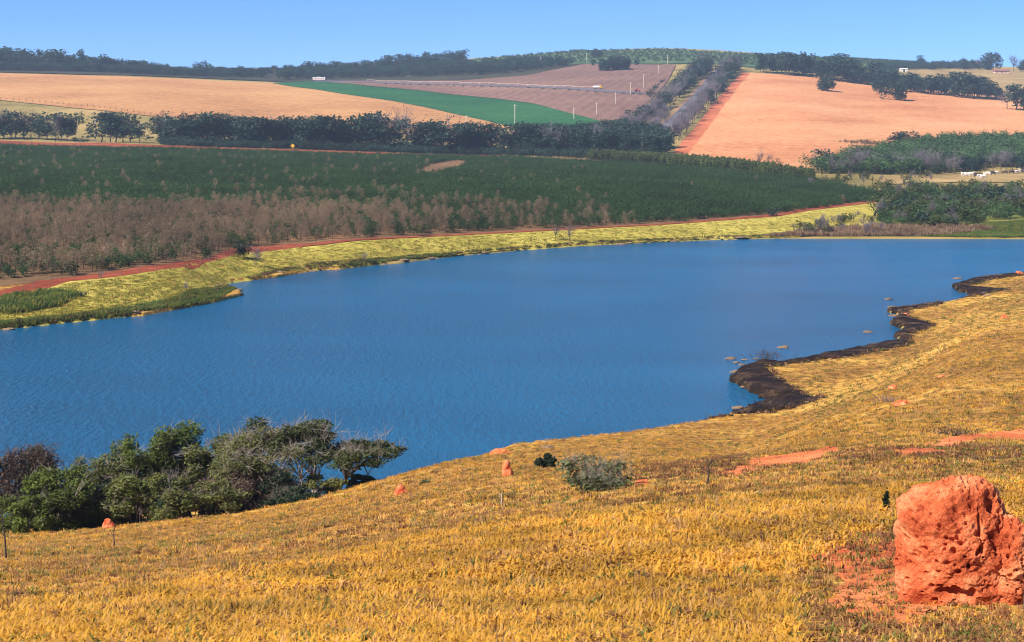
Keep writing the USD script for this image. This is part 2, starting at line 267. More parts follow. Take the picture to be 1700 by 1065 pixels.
def ground(X, Y):
    X, Y = np.atleast_1d(np.asarray(X, float)), np.atleast_1d(np.asarray(Y, float))
    px = CX + F * X / Y
    z = map_coordinates(ZG, [np.clip((px - PXG[0]) / 4.0, 0, len(PXG) - 1.001), np.clip((np.log(Y) - LY[0]) / (LY[1] - LY[0]), 0, len(LY) - 1.001)], order=1)
    p3 = np.stack([X, Y, 0 * X], -1)
    amp = np.clip(Y / 60, 0.15, 1) * np.where((Y > 8), 1, 0.2)
    z = z + (meshkit.fbm(p3 * 0.09, 3, 5) - 0.5) * 0.45 * amp * (Y < 320) + (meshkit.noise(p3 * 0.02, 9) - .5) * 1.0 * (Y > 500) + (meshkit.fbm(p3 * 0.9, 3, 7) - 0.5) * 0.08 * (Y < 150)
    m = (Y > 95) & (Y < 420)
    if m.any():
        d, _ = SHT.query(np.stack([X[m], Y[m]], -1)); w = shapely.contains_xy(LAKE, X[m], Y[m])
        zz = z[m]; wob = 0.25 * meshkit.noise(p3[m] * 0.7, 3)
        nr = (Y[m] < 300) & (X[m] > -60); lo = np.minimum(0.02 + d * (0.7 + wob), 0.5); hi = np.where(X[m] > 20, 0.06 + d * .3 + np.maximum(d - 5, 0) * .4, 99)
        nr = nr & (Y[m] < 150 + np.clip(X[m], 0, 90) * 1.6); hi = np.where(nr, hi, .1 + d * .42 + np.maximum(d - 6, 0) * .8)
        z[m] = np.where(w, np.minimum(zz, -0.05 - 0.2 * d), np.where(d < 16, np.minimum(np.where((d < 4) | nr, np.maximum(zz, lo), zz), np.maximum(hi, lo)), np.where(nr, np.maximum(zz, .5), zz)))
    return z
def pick(px, py, ymin=0.0):
    """The nearest point of the ground beyond ymin that shows at a place in the photograph."""
    Yr = YG[YG > max(ymin, 3.0)]; X = (px - CX) / F * Yr
    i = int(np.clip(round((px - PXG[0]) / 4), 0, len(PXG) - 1)); z = ZG[i][YG > max(ymin, 3.0)]
    q = np.minimum.accumulate(HY + F * (EYE - z) / Yr)
    k = int(np.argmax(q <= py)) if (q <= py).any() else len(q) - 1
    Y = Yr[k] if k == 0 else np.interp(py, [q[k], q[k - 1]], [Yr[k], Yr[k - 1]])
    return (px - CX) / F * Y, Y
def at(px, py, ymin=0.0, dz=0.0):
    x, y = pick(px, py, ymin); return x, y, float(ground(x, y)[0]) + dz
def onY(px, Y, dz=0.0):
    x = (px - CX) / F * Y; return x, Y, float(ground(x, Y)[0]) + dz
def back(x, y, z): return CX + F * x / y, HY + F * (EYE - z) / y
def grid_mesh(cols, rows, sink=0.0):
    U, Y = np.meshgrid(cols, rows, indexing='ij'); X = (U - CX) / F * Y
    z = ground(X.ravel(), Y.ravel()) - sink * Y.ravel()
    n = len(rows); i = (np.arange(len(cols) - 1)[:, None] * n + np.arange(n - 1)).ravel()
    return np.stack([X.ravel(), Y.ravel(), z], -1), np.vstack([np.stack([i, i + n, i + n + 1], -1), np.stack([i, i + n + 1, i + 1], -1)])
cols = np.r_[-900:-100:40, -100:1150:3.5, 1150:1760:1.6, 1760:2601:40]
tag(obj('far_terrain', grid_mesh(np.r_[-900:-100:40, -100:1800:6, 1800:2601:40], np.r_[190:410:.9, np.exp(np.linspace(math.log(410), math.log(4100), 300))], 0.0003), M['far_base'], smooth=True), 'rolling farmland hills beyond the lake', 'hills', kind='structure')
wx, wy = np.meshgrid(np.linspace(-280, 260, 40), np.linspace(90, 400, 40), indexing='ij')
ii = (np.arange(39)[:, None] * 40 + np.arange(39)).ravel()
tag(obj('lake', (np.stack([wx.ravel(), wy.ravel(), 0 * wx.ravel()], -1), np.vstack([np.stack([ii, ii + 40, ii + 41], -1), np.stack([ii, ii + 41, ii + 1], -1)])), M['water'], smooth=True), 'deep blue rippled lake between the grass hillside and the plantation', 'lake', kind='structure')
def sheet(name, poly, mat, label, cat, ymin=0.0, lift=0.03, step=6.0, rough=0.0, seed=0, kind='structure', zpl=None):
    """A field or a patch of soil lying on the ground, its outline given where it shows in the photograph."""
    pg = Polygon(poly).buffer(.3); pg = pg if pg.geom_type == 'Polygon' else max(pg.geoms, key=lambda g: g.area); ring = [pg.exterior.interpolate(d).coords[0] for d in np.arange(0, pg.exterior.length, step / 2)]
    if rough:
        nn = meshkit.fbm(np.array([[x * .11, y * .3, seed] for x, y in ring]), 3, seed) - .5; mm = meshkit.fbm(np.array([[x * .11, y * .3, seed + 9] for x, y in ring]), 3, seed + 3) - .5
        ring = [(x + rough * 2.4 * a, y + rough * b) for (x, y), a, b in zip(ring, nn, mm)]
    P = np.array([(px, math.log(pick(px, py, ymin)[1] if zpl is None else (EYE - zpl) * F / (py - HY))) for px, py in ring])
    S = np.array([1.0, 700.0 if ymin > 150 else 260.0])
    pl = Polygon(P * S).buffer(0)
    if pl.geom_type != 'Polygon': pl = max(pl.geoms, key=lambda g: g.area)
    P = np.array(pl.exterior.coords)[:-1]
    x0, y0, x1, y1 = pl.bounds; gx, gy = np.meshgrid(np.arange(x0, x1, step), np.arange(y0, y1, step)); q = np.stack([gx.ravel(), gy.ravel()], -1)
    q = q[shapely.contains_xy(pl.buffer(-step * .3), q[:, 0], q[:, 1])] if len(q) else q
    A = np.vstack([P, q]); t = Delaunay(A).simplices; c = A[t].mean(1); t = t[shapely.contains_xy(pl, c[:, 0], c[:, 1])]
    B = A / S; Y = np.exp(B[:, 1]); X = (B[:, 0] - CX) / F * Y; z = ground(X, Y) + lift
    v = np.stack([X, Y, z], -1); n = np.cross(v[t[:, 1]] - v[t[:, 0]], v[t[:, 2]] - v[t[:, 0]])[:, 2] < 0; t[n] = t[n][:, ::-1]
    o = obj(name, (v, t), mat, smooth=True); tag(o, label, cat, kind=kind)
    return Polygon(np.stack([X, Y], -1)[:len(P)]).buffer(0)
# fields, from the far end to the near one
FAR = 500
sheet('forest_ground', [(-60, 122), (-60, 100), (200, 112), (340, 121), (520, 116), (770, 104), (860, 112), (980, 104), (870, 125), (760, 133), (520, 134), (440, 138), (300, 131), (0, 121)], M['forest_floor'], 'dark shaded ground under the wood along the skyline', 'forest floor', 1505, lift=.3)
sheet('dark_crop_field', [(760, 100), (850, 93), (960, 84), (1100, 81), (1300, 92), (1500, 101), (1560, 104), (1500, 112), (1260, 112), (1180, 104), (1120, 105), (960, 106), (860, 113)], M['dark_crop'], 'dark green crop field on the crest of the highest hill', 'field', 1600, lift=.3)
sheet('wheat_field', [(-80, 121), (0, 121), (300, 131), (450, 138.5), (650, 167), (850, 209), (800, 222), (500, 205), (270, 193), (0, 165), (-80, 160)], M['wheat'], 'pale tan wheat field on the left hillside', 'field', 900, lift=.15)
sheet('green_field', [(452, 138), (520, 134.5), (700, 151), (880, 171), (1005, 203), (960, 214), (900, 216), (852, 209.5), (750, 187), (650, 166)], M['green_crop'], 'deep green crop field curving across the hill', 'field', 900, lift=.2)
sheet('ploughed_field', [(524, 134), (700, 134), (860, 124), (965, 106), (1122, 107), (1108, 135), (1080, 165), (1045, 190), (1030, 214), (1008, 204), (880, 170), (700, 150)], M['plough'], 'mauve brown ploughed field above the green crop', 'field', 900, lift=.25)
sheet('stubble_field', [(1245, 121), (1400, 132), (1560, 148), (1665, 159), (1780, 170), (1780, 232), (1690, 240), (1560, 250), (1480, 262), (1370, 281), (1250, 274), (1134, 264), (1166, 225), (1206, 170)], M['stubble'], 'bright orange tan stubble field on the right hillside', 'field', 640, lift=.22, rough=2.2)
M['orange_earth'] = ground_mat('orange_earth', [(0, C(170, 84, 60, .5)), (.5, C(222, 128, 86, .5)), (1, C(246, 156, 108, .5))], .03, .3, .5)
sheet('bare_earth_strip', [(1232, 120), (1290, 126), (1260, 170), (1230, 225), (1200, 264), (1112, 258), (1150, 215), (1190, 165)], M['orange_earth'], 'strip of bare red earth along the edge of the stubble field', 'bare earth', 640, lift=.1, rough=1)
sheet('upper_pasture', [(1500, 116), (1780, 116), (1780, 172), (1665, 158), (1560, 140)], M['pasture'], 'olive tan pasture under the skyline at the right', 'pasture', 1100, lift=.15)
sheet('cow_pasture', [(1450, 296), (1560, 290), (1640, 287), (1700, 279), (1790, 270), (1790, 308), (1680, 301), (1590, 300), (1480, 306)], M['pasture'], 'pale pasture where the cattle graze', 'pasture', 560, lift=.12)
sheet('highway', [(524, 134), (620, 136), (760, 139.5), (900, 144.6), (1060, 152), (1078, 155), (1060, 155), (900, 146.8), (760, 141.2), (620, 137.4), (520, 135.3)], M['asphalt'], 'grey highway crossing the ploughed field', 'road', 1200, lift=.45)
sheet('plantation_ground', [(-100, 480), (0, 475), (60, 468), (200, 448), (350, 428), (400, 414), (600, 397), (850, 384), (1100, 371), (1290, 356), (1450, 335), (1470, 322), (1350, 300), (1200, 280), (975, 262), (850, 258.5), (600, 256), (300, 245), (0, 240), (-100, 238)], M['plant_soil'], 'brown soil under the plantation trees', 'ground', 205, lift=.05)
sheet('red_track', [(-100, 496), (0, 483), (60, 468), (200, 449.5), (350, 428), (385, 412), (500, 404), (500, 410), (400, 421), (330, 440), (210, 457), (110, 468), (40, 492), (0, 505)], M['red_track'], 'red earth track along the lower edge of the plantation', 'track', 205, lift=.09, rough=2)
sheet('red_track', [(500, 405), (600, 396.6), (850, 384.4), (1100, 371.4), (1290, 356), (1340, 345), (1460, 332), (1460, 335), (1345, 349), (1290, 359), (1100, 372.8), (850, 386), (600, 398.6), (500, 408.5)], M['red_track'], 'thin red earth track running on along the plantation towards the shrubs', 'track', 205, lift=.09, rough=1)
sheet('dirt_road', [(-100, 234), (0, 235), (300, 242), (480, 249), (700, 256), (830, 257.5), (830, 259.5), (700, 258), (480, 251.5), (300, 245), (0, 238.5), (-100, 238)], M['red_track'], 'reddish dirt road below the row of trees', 'road', 640, lift=.12)
sheet('grassy_bank', [(-100, 552), (0, 546.5), (60, 539.5), (130, 532), (200, 525), (240, 522.5), (300, 510), (365, 478), (462, 459), (520, 448), (620, 439), (700, 431), (760, 424), (870, 414), (960, 407), (1050, 403), (1180, 397), (1300, 394.5), (1430, 394), (1460, 336),
               (1345, 350), (1290, 360), (1100, 374), (850, 387), (600, 400), (500, 410), (400, 421), (330, 440), (210, 457), (110, 468), (40, 492), (-100, 505)], M['bank'], 'bright yellow green grass bank along the far shore', 'bank', 195, lift=.07, rough=.6)
sheet('marsh_ground', [(1430, 394), (1560, 394.5), (1780, 395), (1780, 350), (1640, 345), (1480, 335)], M['marsh'], 'green marshy ground at the head of the lake', 'marsh', 330, lift=.07)
def road_strip(name, pts, w, mat, label, cat, lift, ymin):
    p = np.array([at(a, b, ymin)[:2] for a, b in pts]); s = np.r_[0, np.cumsum(np.linalg.norm(np.diff(p, axis=0), axis=1))]; t = np.arange(0, s[-1], 8.0)
    c = np.stack([PchipInterpolator(s, p[:, 0])(t), PchipInterpolator(s, p[:, 1])(t)], -1); d = np.gradient(c, axis=0); d /= np.linalg.norm(d, axis=1, keepdims=True); nrm = np.stack([-d[:, 1], d[:, 0]], -1)
    k = np.linspace(-.5, .5, 5); q = c[:, None] + nrm[:, None] * (k * w)[None, :, None]; q = q.reshape(-1, 2)
    v = np.c_[q, ground(q[:, 0], q[:, 1]) + lift]; i = (np.arange(len(c) - 1)[:, None] * 5 + np.arange(4)).ravel()
    tag(obj(name, (v, np.vstack([np.stack([i, i + 1, i + 6], -1), np.stack([i, i + 6, i + 5], -1)])[:, ::-1]), mat, smooth=True), label, cat, kind='structure')
    return c
M['verge'] = ground_mat('verge', [(0, C(110, 92, 66)), (.6, C(150, 122, 92)), (1, C(196, 122, 88))], .02, .2, .4)
ROADPTS = [(1085, 232), (1105, 210), (1128, 190), (1152, 165), (1172, 142), (1192, 119), (1198, 112)]
road_strip('road_verge', ROADPTS, 15, M['verge'], 'bare verge of the road climbing between rows of trees', 'verge', .3, 700)
ROAD = road_strip('country_road', ROADPTS, 8.5, M['asphalt'], 'grey road climbing the hill between two rows of trees', 'road', .5, 700)
# near side: mud of the eroded shore with bank shade painted into its tone, bare soil
def plan_sheet(name, pg, mat, label, cat, step, lift, seed):
    """A patch of ground given by its outline in plan."""
    ring = np.array([pg.exterior.interpolate(d).coords[0] for d in np.arange(0, pg.exterior.length, step)])
    x0, y0, x1, y1 = pg.bounds; q = np.stack(np.meshgrid(np.arange(x0, x1, step), np.arange(y0, y1, step)), -1).reshape(-1, 2); q = q[shapely.contains_xy(pg.buffer(-step * .3), q[:, 0], q[:, 1])]
    A = np.vstack([ring, q]); t = Delaunay(A).simplices; c = A[t].mean(1); t = t[shapely.contains_xy(pg, c[:, 0], c[:, 1])]
    z = ground(A[:, 0], A[:, 1]) + lift + .34 * meshkit.fbm(np.c_[A * 1.3, 0 * A[:, 0]], 3, seed) * (np.arange(len(A)) >= len(ring)); tag(obj(name, (np.c_[A, z], t), mat, smooth=True), label, cat, kind='structure')
uz = lambda pts: Polygon([((px - CX) / F * (Y := (EYE - .2) * F / (py - HY)), Y) for px, py in pts]).buffer(.05)
MUD = []; shl = shapely.LineString(near_shore)
for i, (pl, lab) in enumerate([([(1222, 693), (1250, 676), (1305, 663), (1245, 651), (1210, 631), (1226, 616), (1262, 602), (1292, 607), (1350, 596), (1420, 582), (1488, 569), (1503, 564), (1516, 570), (1504, 576), (1440, 592), (1380, 600), (1300, 609), (1274, 616), (1288, 632), (1322, 653), (1362, 672), (1330, 680), (1262, 690)], 'dark eroded mud bank round the nearest cove with the bank shade painted in'),
    ([(1503, 565), (1482, 559), (1502, 548), (1476, 536), (1500, 523), (1470, 517), (1560, 505), (1562, 508), (1494, 521), (1505, 530), (1532, 537), (1558, 543), (1530, 552), (1508, 560)], 'dark mud bank with painted shade running to a pointed tip at the second cove'),
    ([(1592, 485), (1579, 475), (1620, 464), (1700, 455), (1700, 459), (1650, 466), (1604, 478), (1642, 481), (1678, 489), (1622, 493)], 'farthest dark mud spit of the near shore with bank shade painted in')]):
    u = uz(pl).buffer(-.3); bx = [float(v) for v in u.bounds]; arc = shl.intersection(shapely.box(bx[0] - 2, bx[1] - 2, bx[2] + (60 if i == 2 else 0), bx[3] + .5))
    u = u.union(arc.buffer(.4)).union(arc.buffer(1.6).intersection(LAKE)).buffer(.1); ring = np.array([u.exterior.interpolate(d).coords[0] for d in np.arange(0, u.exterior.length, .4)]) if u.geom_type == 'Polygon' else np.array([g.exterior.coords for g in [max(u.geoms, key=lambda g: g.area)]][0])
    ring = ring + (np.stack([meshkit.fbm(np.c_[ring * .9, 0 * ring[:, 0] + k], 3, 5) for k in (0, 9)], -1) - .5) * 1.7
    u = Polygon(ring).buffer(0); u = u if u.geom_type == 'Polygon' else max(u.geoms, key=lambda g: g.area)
    plan_sheet('shaded_shore_mud', u, M['mud'], lab, 'mud bank', .45, .05, i); MUD.append(u)
BARE = []
for i, (pl, lab) in enumerate([
    ([(1195, 792), (1220, 778), (1255, 764), (1300, 756), (1350, 750), (1385, 742), (1390, 748), (1360, 760), (1320, 768), (1270, 780), (1225, 793)], 'long patch of bare red soil in the grass above the cove'),
    ([(1530, 738), (1600, 722), (1700, 706), (1760, 700), (1760, 726), (1700, 730), (1640, 728), (1570, 742)], 'bare red soil patch at the right edge of the slope'),
    ([(1048, 810), (1060, 803), (1078, 800), (1072, 808)], 'small bare soil patch beside the grey shrub'),
    ([(1480, 748), (1550, 744), (1570, 752), (1500, 758)], 'small scrape of red soil below the large bare patch'),
    ([(1345, 928), (1400, 900), (1440, 896), (1500, 900), (1560, 1000), (1520, 1040), (1440, 1030), (1370, 1000), (1400, 960)], 'crumbly red soil spilling round the foot of the big termite mound'),
    ([(1285, 770), (1330, 762), (1360, 764), (1330, 775)], 'crumbs of red soil at the end of the long bare patch')]):
    BARE.append(sheet('bare_soil', pl, M['red_soil'], lab, 'bare soil', 5, lift=.012, step=4, rough=7 if i != 4 else 14, seed=20 + i))
# ------------------------------------------------------------------ grass
rng = np.random.default_rng(11)
def tuft(n, h, spread, w, rng, droop=.5, stiff=1.0):
    """A tuft of bent tapering blades."""
    V, Fc = [], []
    for i in range(n):
        a = rng.uniform(0, 2 * np.pi); r = spread * math.sqrt(rng.uniform()); base = np.array([r * math.cos(a), r * math.sin(a), -.02])
        b = rng.uniform(0, 2 * np.pi); lean = rng.uniform(.15, 1.15) * droop; hh = h * rng.uniform(.5, 1.15); d = np.array([math.cos(b), math.sin(b), 0]); s = np.array([-d[1], d[0], 0]) * w * rng.uniform(.7, 1.3) / 2
        m = base + d * hh * lean * .35 + [0, 0, hh * .6 * stiff]; t = base + d * hh * lean * 1.1 + [0, 0, hh * (1 - .3 * lean)]
        k = len(V); V += [base - s, base + s, m - s * .8, m + s * .8, t]; Fc += [[k, k + 1, k + 3], [k, k + 3, k + 2], [k + 2, k + 3, k + 4]]
    return np.array(V), np.array(Fc)
def scatter(y0, y1, dens, px0=-60, px1=1760):
    """Random points of the ground between two distances."""
    n = int(dens * (px1 - px0) / F * (y1 ** 2 - y0 ** 2) / 2); Y = np.sqrt(rng.uniform(y0 ** 2, y1 ** 2, n)); px = rng.uniform(px0, px1, n)
    return (px - CX) / F * Y, Y
def not_in(X, Y, polys, keep=0.0):
    ok = np.ones(len(X), bool)
    for p in polys: ok &= ~(shapely.contains_xy(p, X, Y) & (rng.uniform(size=len(X)) > keep))
    return ok
KEYS = ['g_gold', 'g_straw', 'g_brown', 'g_olive', 'g_weed']
def lawn(name, y0, y1, dens, h, w, n, spread, label):
    protos = [[('blades', tuft(n, h * hk, spread, w, rng, dr), M[k])] for k in KEYS for hk, dr in ((1.0, 1.35), (.8, 1.6), (1.2, 1.0))]
    X, Y = scatter(y0, y1, dens); ok = not_in(X, Y, BARE[4:5], .75) & not_in(X, Y, BARE[:4] + BARE[5:], .12); X, Y = X[ok], Y[ok]; z = ground(X, Y)
    px, py = back(X, Y, z); ok = (z > 0.35) & (~((px < 680) & (Y > 82 + np.clip(px - 350, 0, 400) * .03))); X, Y, z, px, py = X[ok], Y[ok], z[ok], px[ok], py[ok]
    nz = meshkit.fbm(np.stack([X * .25, Y * .12, 0 * X], -1), 3, 4); n2 = meshkit.fbm(np.stack([X * .9, Y * .4, 0 * X], -1), 3, 14)
    brow = np.interp(px, [0, 300, 800, 1100, 1400, 1700], [1000, 962, 880, 850, 812, 800])      # the tall golden grass stands this side of a low brow
    front = py > brow + (nz - .5) * 50; band = (~front) & (py > brow - 55); mound = (px > 1330) & (py > 880) & (py > 880 + (1450 - px) * .5)
    u = rng.uniform(size=len(X)); n_ = len(X)
    P = np.zeros((n_, 5)); P[:] = [.30, .40, .10, .19, .01]
    P[front] = [.72, .20, .04, .04, .0]; P[band] = [.26, .34, .20, .18, .02]; P[mound] = [.14, .26, .34, .20, .06]
    smooth_ = (py < 735) & (px > 1000); P[smooth_] = [.38, .36, .06, .20, 0]
    green = smooth_ & (py < 690) & (z < 4.5); P[green] = [.18, .26, .05, .51, 0]
    weed = ((np.abs(py - (792 - (px - 1060) * .13)) < 16) & (px > 1050) & (px < 1240)) | ((np.abs(py - 752) < 12) & (px > 1380) & (px < 1700)); P[weed] = [.08, .16, .34, .12, .30]
    P[:, 2] *= 1 + 1.6 * np.clip(n2 - .52, 0, 1) * 6; P[:, 3] *= 1 + 8 * np.clip(.5 - nz, 0, 1); P /= P.sum(1, keepdims=True)
    k = (u[:, None] > P.cumsum(1)).sum(1).clip(0, 4)
    sc = np.where(front, 1.0, np.where(band, .62, .6)) * rng.uniform(.7, 1.25, n_) * (.72 + .6 * n2); sc[mound] *= .75
    keep = rng.uniform(size=n_) < np.where(front, 1, np.where(band, .65, .8)) * np.where(mound, .75, 1) * np.clip(.55 + 1.1 * n2, 0, 1)
    X, Y, z, k, sc = X[keep], Y[keep], z[keep], k[keep], sc[keep]
    stuff(name, protos, np.stack([X, Y, z], -1), rng.uniform(0, 2 * np.pi, len(X)), sc, k * 3 + rng.integers(0, 3, len(X)), label, 'grass')
lawn('dry_grass', 8.5, 17, 200, .095, .019, 10, .07, 'tall golden dry grass in the foreground')
lawn('dry_grass', 17, 32, 82, .12, .025, 10, .1, 'golden and brown dry grass over the brow')
lawn('dry_grass', 32, 62, 30, .15, .036, 10, .15, 'olive gold dry grass on the middle slope')
lawn('dry_grass', 62, 140, 6.5, .2, .04, 15, .24, 'dry grass on the slope down to the shore')
lawn('dry_grass', 140, 290, 2.2, .24, .08, 14, .45, 'short ochre grass near the coves')
hv, hf = grid_mesh(cols, np.r_[2:9:.5, np.exp(np.linspace(math.log(9), math.log(110), 260)), 110.7:140:.75, 140:300:.5], 0)
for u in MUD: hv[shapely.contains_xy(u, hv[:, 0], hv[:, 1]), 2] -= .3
tag(obj('hillside', (hv, hf), M['near_turf'], smooth=True), 'golden dry grass hillside sloping down to the lake', 'hillside', kind='structure')
mx_ = []
for u in MUD:
    e = u.boundary; n_ = int(e.length * 5); d_ = rng.uniform(0, e.length, n_); q_ = np.array([e.interpolate(t).coords[0] for t in d_]) + rng.normal(size=(n_, 2)) * .35; mx_.append(q_)
mx_ = np.vstack(mx_); mz_ = ground(mx_[:, 0], mx_[:, 1]); mx_, mz_ = mx_[mz_ > -.05], mz_[mz_ > -.05]
stuff('shore_weeds', [[('blades', tuft(9, .3, .22, .05, rng, 1.4), M[k])] for k in ('g_weed', 'dark_twig', 'g_brown', 'g_olive')], np.c_[mx_, np.maximum(mz_, 0)], rng.uniform(0, 6.28, len(mx_)), rng.uniform(.5, 1.5, len(mx_)), rng.integers(0, 4, len(mx_)), 'ragged dead weeds and roots along the dark mud of the coves', 'weeds')
def clod(r, s):
    m = trimesh.creation.icosphere(2, 1.0); v = np.array(m.vertices); v *= (.65 + .6 * meshkit.noise(v * 1.7 + r.uniform(0, 50), 3))[:, None] * [1.2, 1, .7] * s; return v, np.array(m.faces)
q_ = []
for u in MUD:
    x0, y0, x1, y1 = u.bounds; q = np.c_[rng.uniform(x0, x1, 9000), rng.uniform(y0, y1, 9000)]; q = q[shapely.contains_xy(u.buffer(.5), q[:, 0], q[:, 1])]; q_.append(q[:int(u.area * 2.2)])
q_ = np.vstack(q_); zq = ground(q_[:, 0], q_[:, 1]); k_ = zq > -.3; q_, zq = q_[k_], zq[k_]
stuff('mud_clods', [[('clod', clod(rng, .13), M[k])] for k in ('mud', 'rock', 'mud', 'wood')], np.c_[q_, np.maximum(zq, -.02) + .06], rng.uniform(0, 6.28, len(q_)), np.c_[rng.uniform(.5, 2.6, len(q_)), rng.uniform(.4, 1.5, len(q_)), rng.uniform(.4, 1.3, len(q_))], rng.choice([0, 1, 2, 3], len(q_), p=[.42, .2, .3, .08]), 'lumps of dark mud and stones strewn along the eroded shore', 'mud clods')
X, Y = scatter(9, 60, 3.2); ok = not_in(X, Y, BARE, .1); X, Y = X[ok], Y[ok]; z = ground(X, Y); px, py = back(X, Y, z); cl_ = meshkit.fbm(np.stack([X * .35, Y * .2, 0 * X], -1), 3, 44); ok = (cl_ > .46) & ((px > 680) | (Y < 60)); X, Y, z = X[ok], Y[ok], z[ok]
stuff('grass_stalks', [[('stalks', tuft(4, .26, .06, .008, rng, .5, 1.2), M[k])] for k in ('g_straw', 'g_brown', 'g_pale')], np.stack([X, Y, z], -1), rng.uniform(0, 6.28, len(X)), rng.uniform(.55, 1.15, len(X)), rng.integers(0, 3, len(X)), 'thin dry seed stalks standing out of the grass', 'grass')
# far bank grass and reeds
def bank_stuff(name, poly, ymin, n, protos, sc, label, seed, cat='grass'):
    r = np.random.default_rng(seed); pg = Polygon(poly); x0, y0, x1, y1 = pg.bounds
    u, v = r.uniform(x0, x1, n * 6), r.uniform(y0, y1, n * 6); ok = shapely.contains_xy(pg, u, v); u, v = u[ok][:n], v[ok][:n]
    p = np.array([pick(a, b, ymin) for a, b in zip(u, v)]); z = ground(p[:, 0], p[:, 1]); ok = z > .05; p, z = p[ok], z[ok]
    stuff(name, protos, np.c_[p, z], r.uniform(0, 6.28, len(p)), sc * r.uniform(.6, 1.3, len(p)), r.integers(0, len(protos), len(p)), label, cat)
BANK = [(-60, 548), (0, 544), (130, 530), (240, 521), (300, 509), (365, 490), (380, 476), (462, 457), (520, 446), (620, 437), (760, 422), (870, 413), (1050, 402), (1300, 394), (1430, 392), (1450, 338), (1345, 351), (1290, 361), (1100, 375), (850, 388), (600, 401), (500, 411), (400, 422), (330, 441), (210, 459), (110, 472), (40, 496), (-60, 505)]
lime = [[('blades', tuft(14, .34, .5, .1, rng, 1.3), M[k])] for k in ('g_lime', 'g_lime', 'g_olive', 'g_lime', 'g_lime', 'g_straw', 'g_lime')]
bank_stuff('bank_grass', BANK, 195, 9500, lime, .85, 'yellow green grass tufts covering the far bank', 1)
reed = [[('blades', tuft(16, .6, .6, .1, rng, .9), M[k])] for k in ('g_reed', 'g_reed', 'g_olive', 'g_lime', 'g_reed')]
bank_stuff('green_reeds', [(-40, 512), (20, 490), (90, 482), (130, 490), (90, 510), (20, 522)], 195, 1100, reed, 1.3, 'patch of dark green reeds on the left end of the bank', 2, 'reeds')
bank_stuff('green_reeds', [(-40, 549), (60, 540), (200, 527), (300, 512), (368, 499), (404, 490), (395, 481), (372, 478), (330, 478), (290, 495), (220, 510), (100, 524), (-40, 536)], 195, 3800, reed, .7, 'low green waterside plants at the pointed end of the bank', 3, 'waterside plants')
bank_stuff('green_reeds', [(560, 446), (700, 431), (760, 424), (720, 421), (600, 432)], 195, 800, reed, .6, 'green waterside plants along the middle of the far shore', 4, 'waterside plants')
pale = [[('blades', tuft(16, 1.1, .7, .1, rng, .5), M[k])] for k in ('g_pale', 'g_pale', 'g_weed')]
bank_stuff('pale_reeds', [(1270, 394), (1340, 382), (1460, 374), (1600, 374), (1660, 380), (1600, 388), (1540, 394), (1400, 395)], 330, 2600, pale, .85, 'pale dead reeds at the head of the lake', 5, 'reeds')
bank_stuff('green_reeds', [(1530, 395.5), (1600, 387), (1640, 370), (1760, 362), (1760, 396)], 330, 5200, reed, .8, 'bright green marsh plants at the right end of the lake', 6, 'marsh plants')
dk = [[('blades', tuft(16, .5, .5, .1, rng, .9), M[k])] for k in ('g_weed', 'l_dark', 'g_olive')]
SHL = [(-60, 552), (0, 547), (130, 532), (240, 523), (460, 459), (520, 448), (620, 439), (760, 424), (870, 414), (960, 407), (1050, 403), (1180, 397), (1300, 394.6), (1480, 395)]
bank_stuff('shore_weeds', SHL + [(x, y - 5 - 5 * (y > 430)) for x, y in SHL[::-1]], 195, 5200, dk, .95, 'dark tangled weeds along the waterline of the far bank', 7, 'weeds')
LN = lambda p, w: [(x, y + w) for x, y in p] + [(x, y) for x, y in p[::-1]]
for pl, lab in (([(1222, 158), (1290, 164), (1360, 167)], 'thin line of dark weeds across the upper stubble field'), ([(1180, 214), (1250, 219), (1330, 229), (1390, 235)], 'thin line of dark weeds across the lower stubble field'), ([(0, 165), (80, 171), (160, 179), (270, 193)], 'dark weeds along the fence below the wheat field')):
    bank_stuff('field_weeds', LN(pl, 1.2), 640, 220, dk, .9, lab, 77, 'weeds')
# ------------------------------------------------------------------ trees: builders
def skeleton(rng, base, tips, r0, fork, wig=.12, n=5):
    """A trunk that rises to the fork and sends a bent limb to every tip."""
    ms = []; base, fork = np.array(base, float), np.array(fork, float)
    mid = (base + fork) / 2 + rng.normal(size=3) * wig * np.linalg.norm(fork - base) * .4
    ms.append(tube([base - [0, 0, .3], base + [0, 0, .02], mid, fork], [r0 * 1.5, r0 * 1.15, r0 * .9, r0 * .75], n + 1))
    for t in tips:
        t = np.array(t, float); L = np.linalg.norm(t - fork); m1 = fork + (t - fork) * .4 + rng.normal(size=3) * wig * L + [0, 0, .08 * L]; m2 = fork + (t - fork) * .75 + rng.normal(size=3) * wig * L * .7
        ms.append(tube([fork - (fork - mid) * .1, m1, m2, t], [r0 * .6, r0 * .42, r0 * .26, r0 * .1], n))
    return ms
def blob_pts(rng, blobs, n, inner=.35):
    """Points spread through a union of lumpy ellipsoids, more of them near their outsides."""
    w = np.array([b[3] * b[4] for b in blobs]); k = rng.choice(len(blobs), n, p=w / w.sum()); b = np.array(blobs)[k]
    d = rng.normal(size=(n, 3)); d /= np.linalg.norm(d, axis=1, keepdims=True); r = rng.uniform(inner ** 2, 1, n) ** .5
    lump = .78 + .5 * meshkit.noise(d * 2.2 + k[:, None] * 7.7, 5)
    return b[:, :3] + d * (r * lump)[:, None] * b[:, [3, 3, 4]]
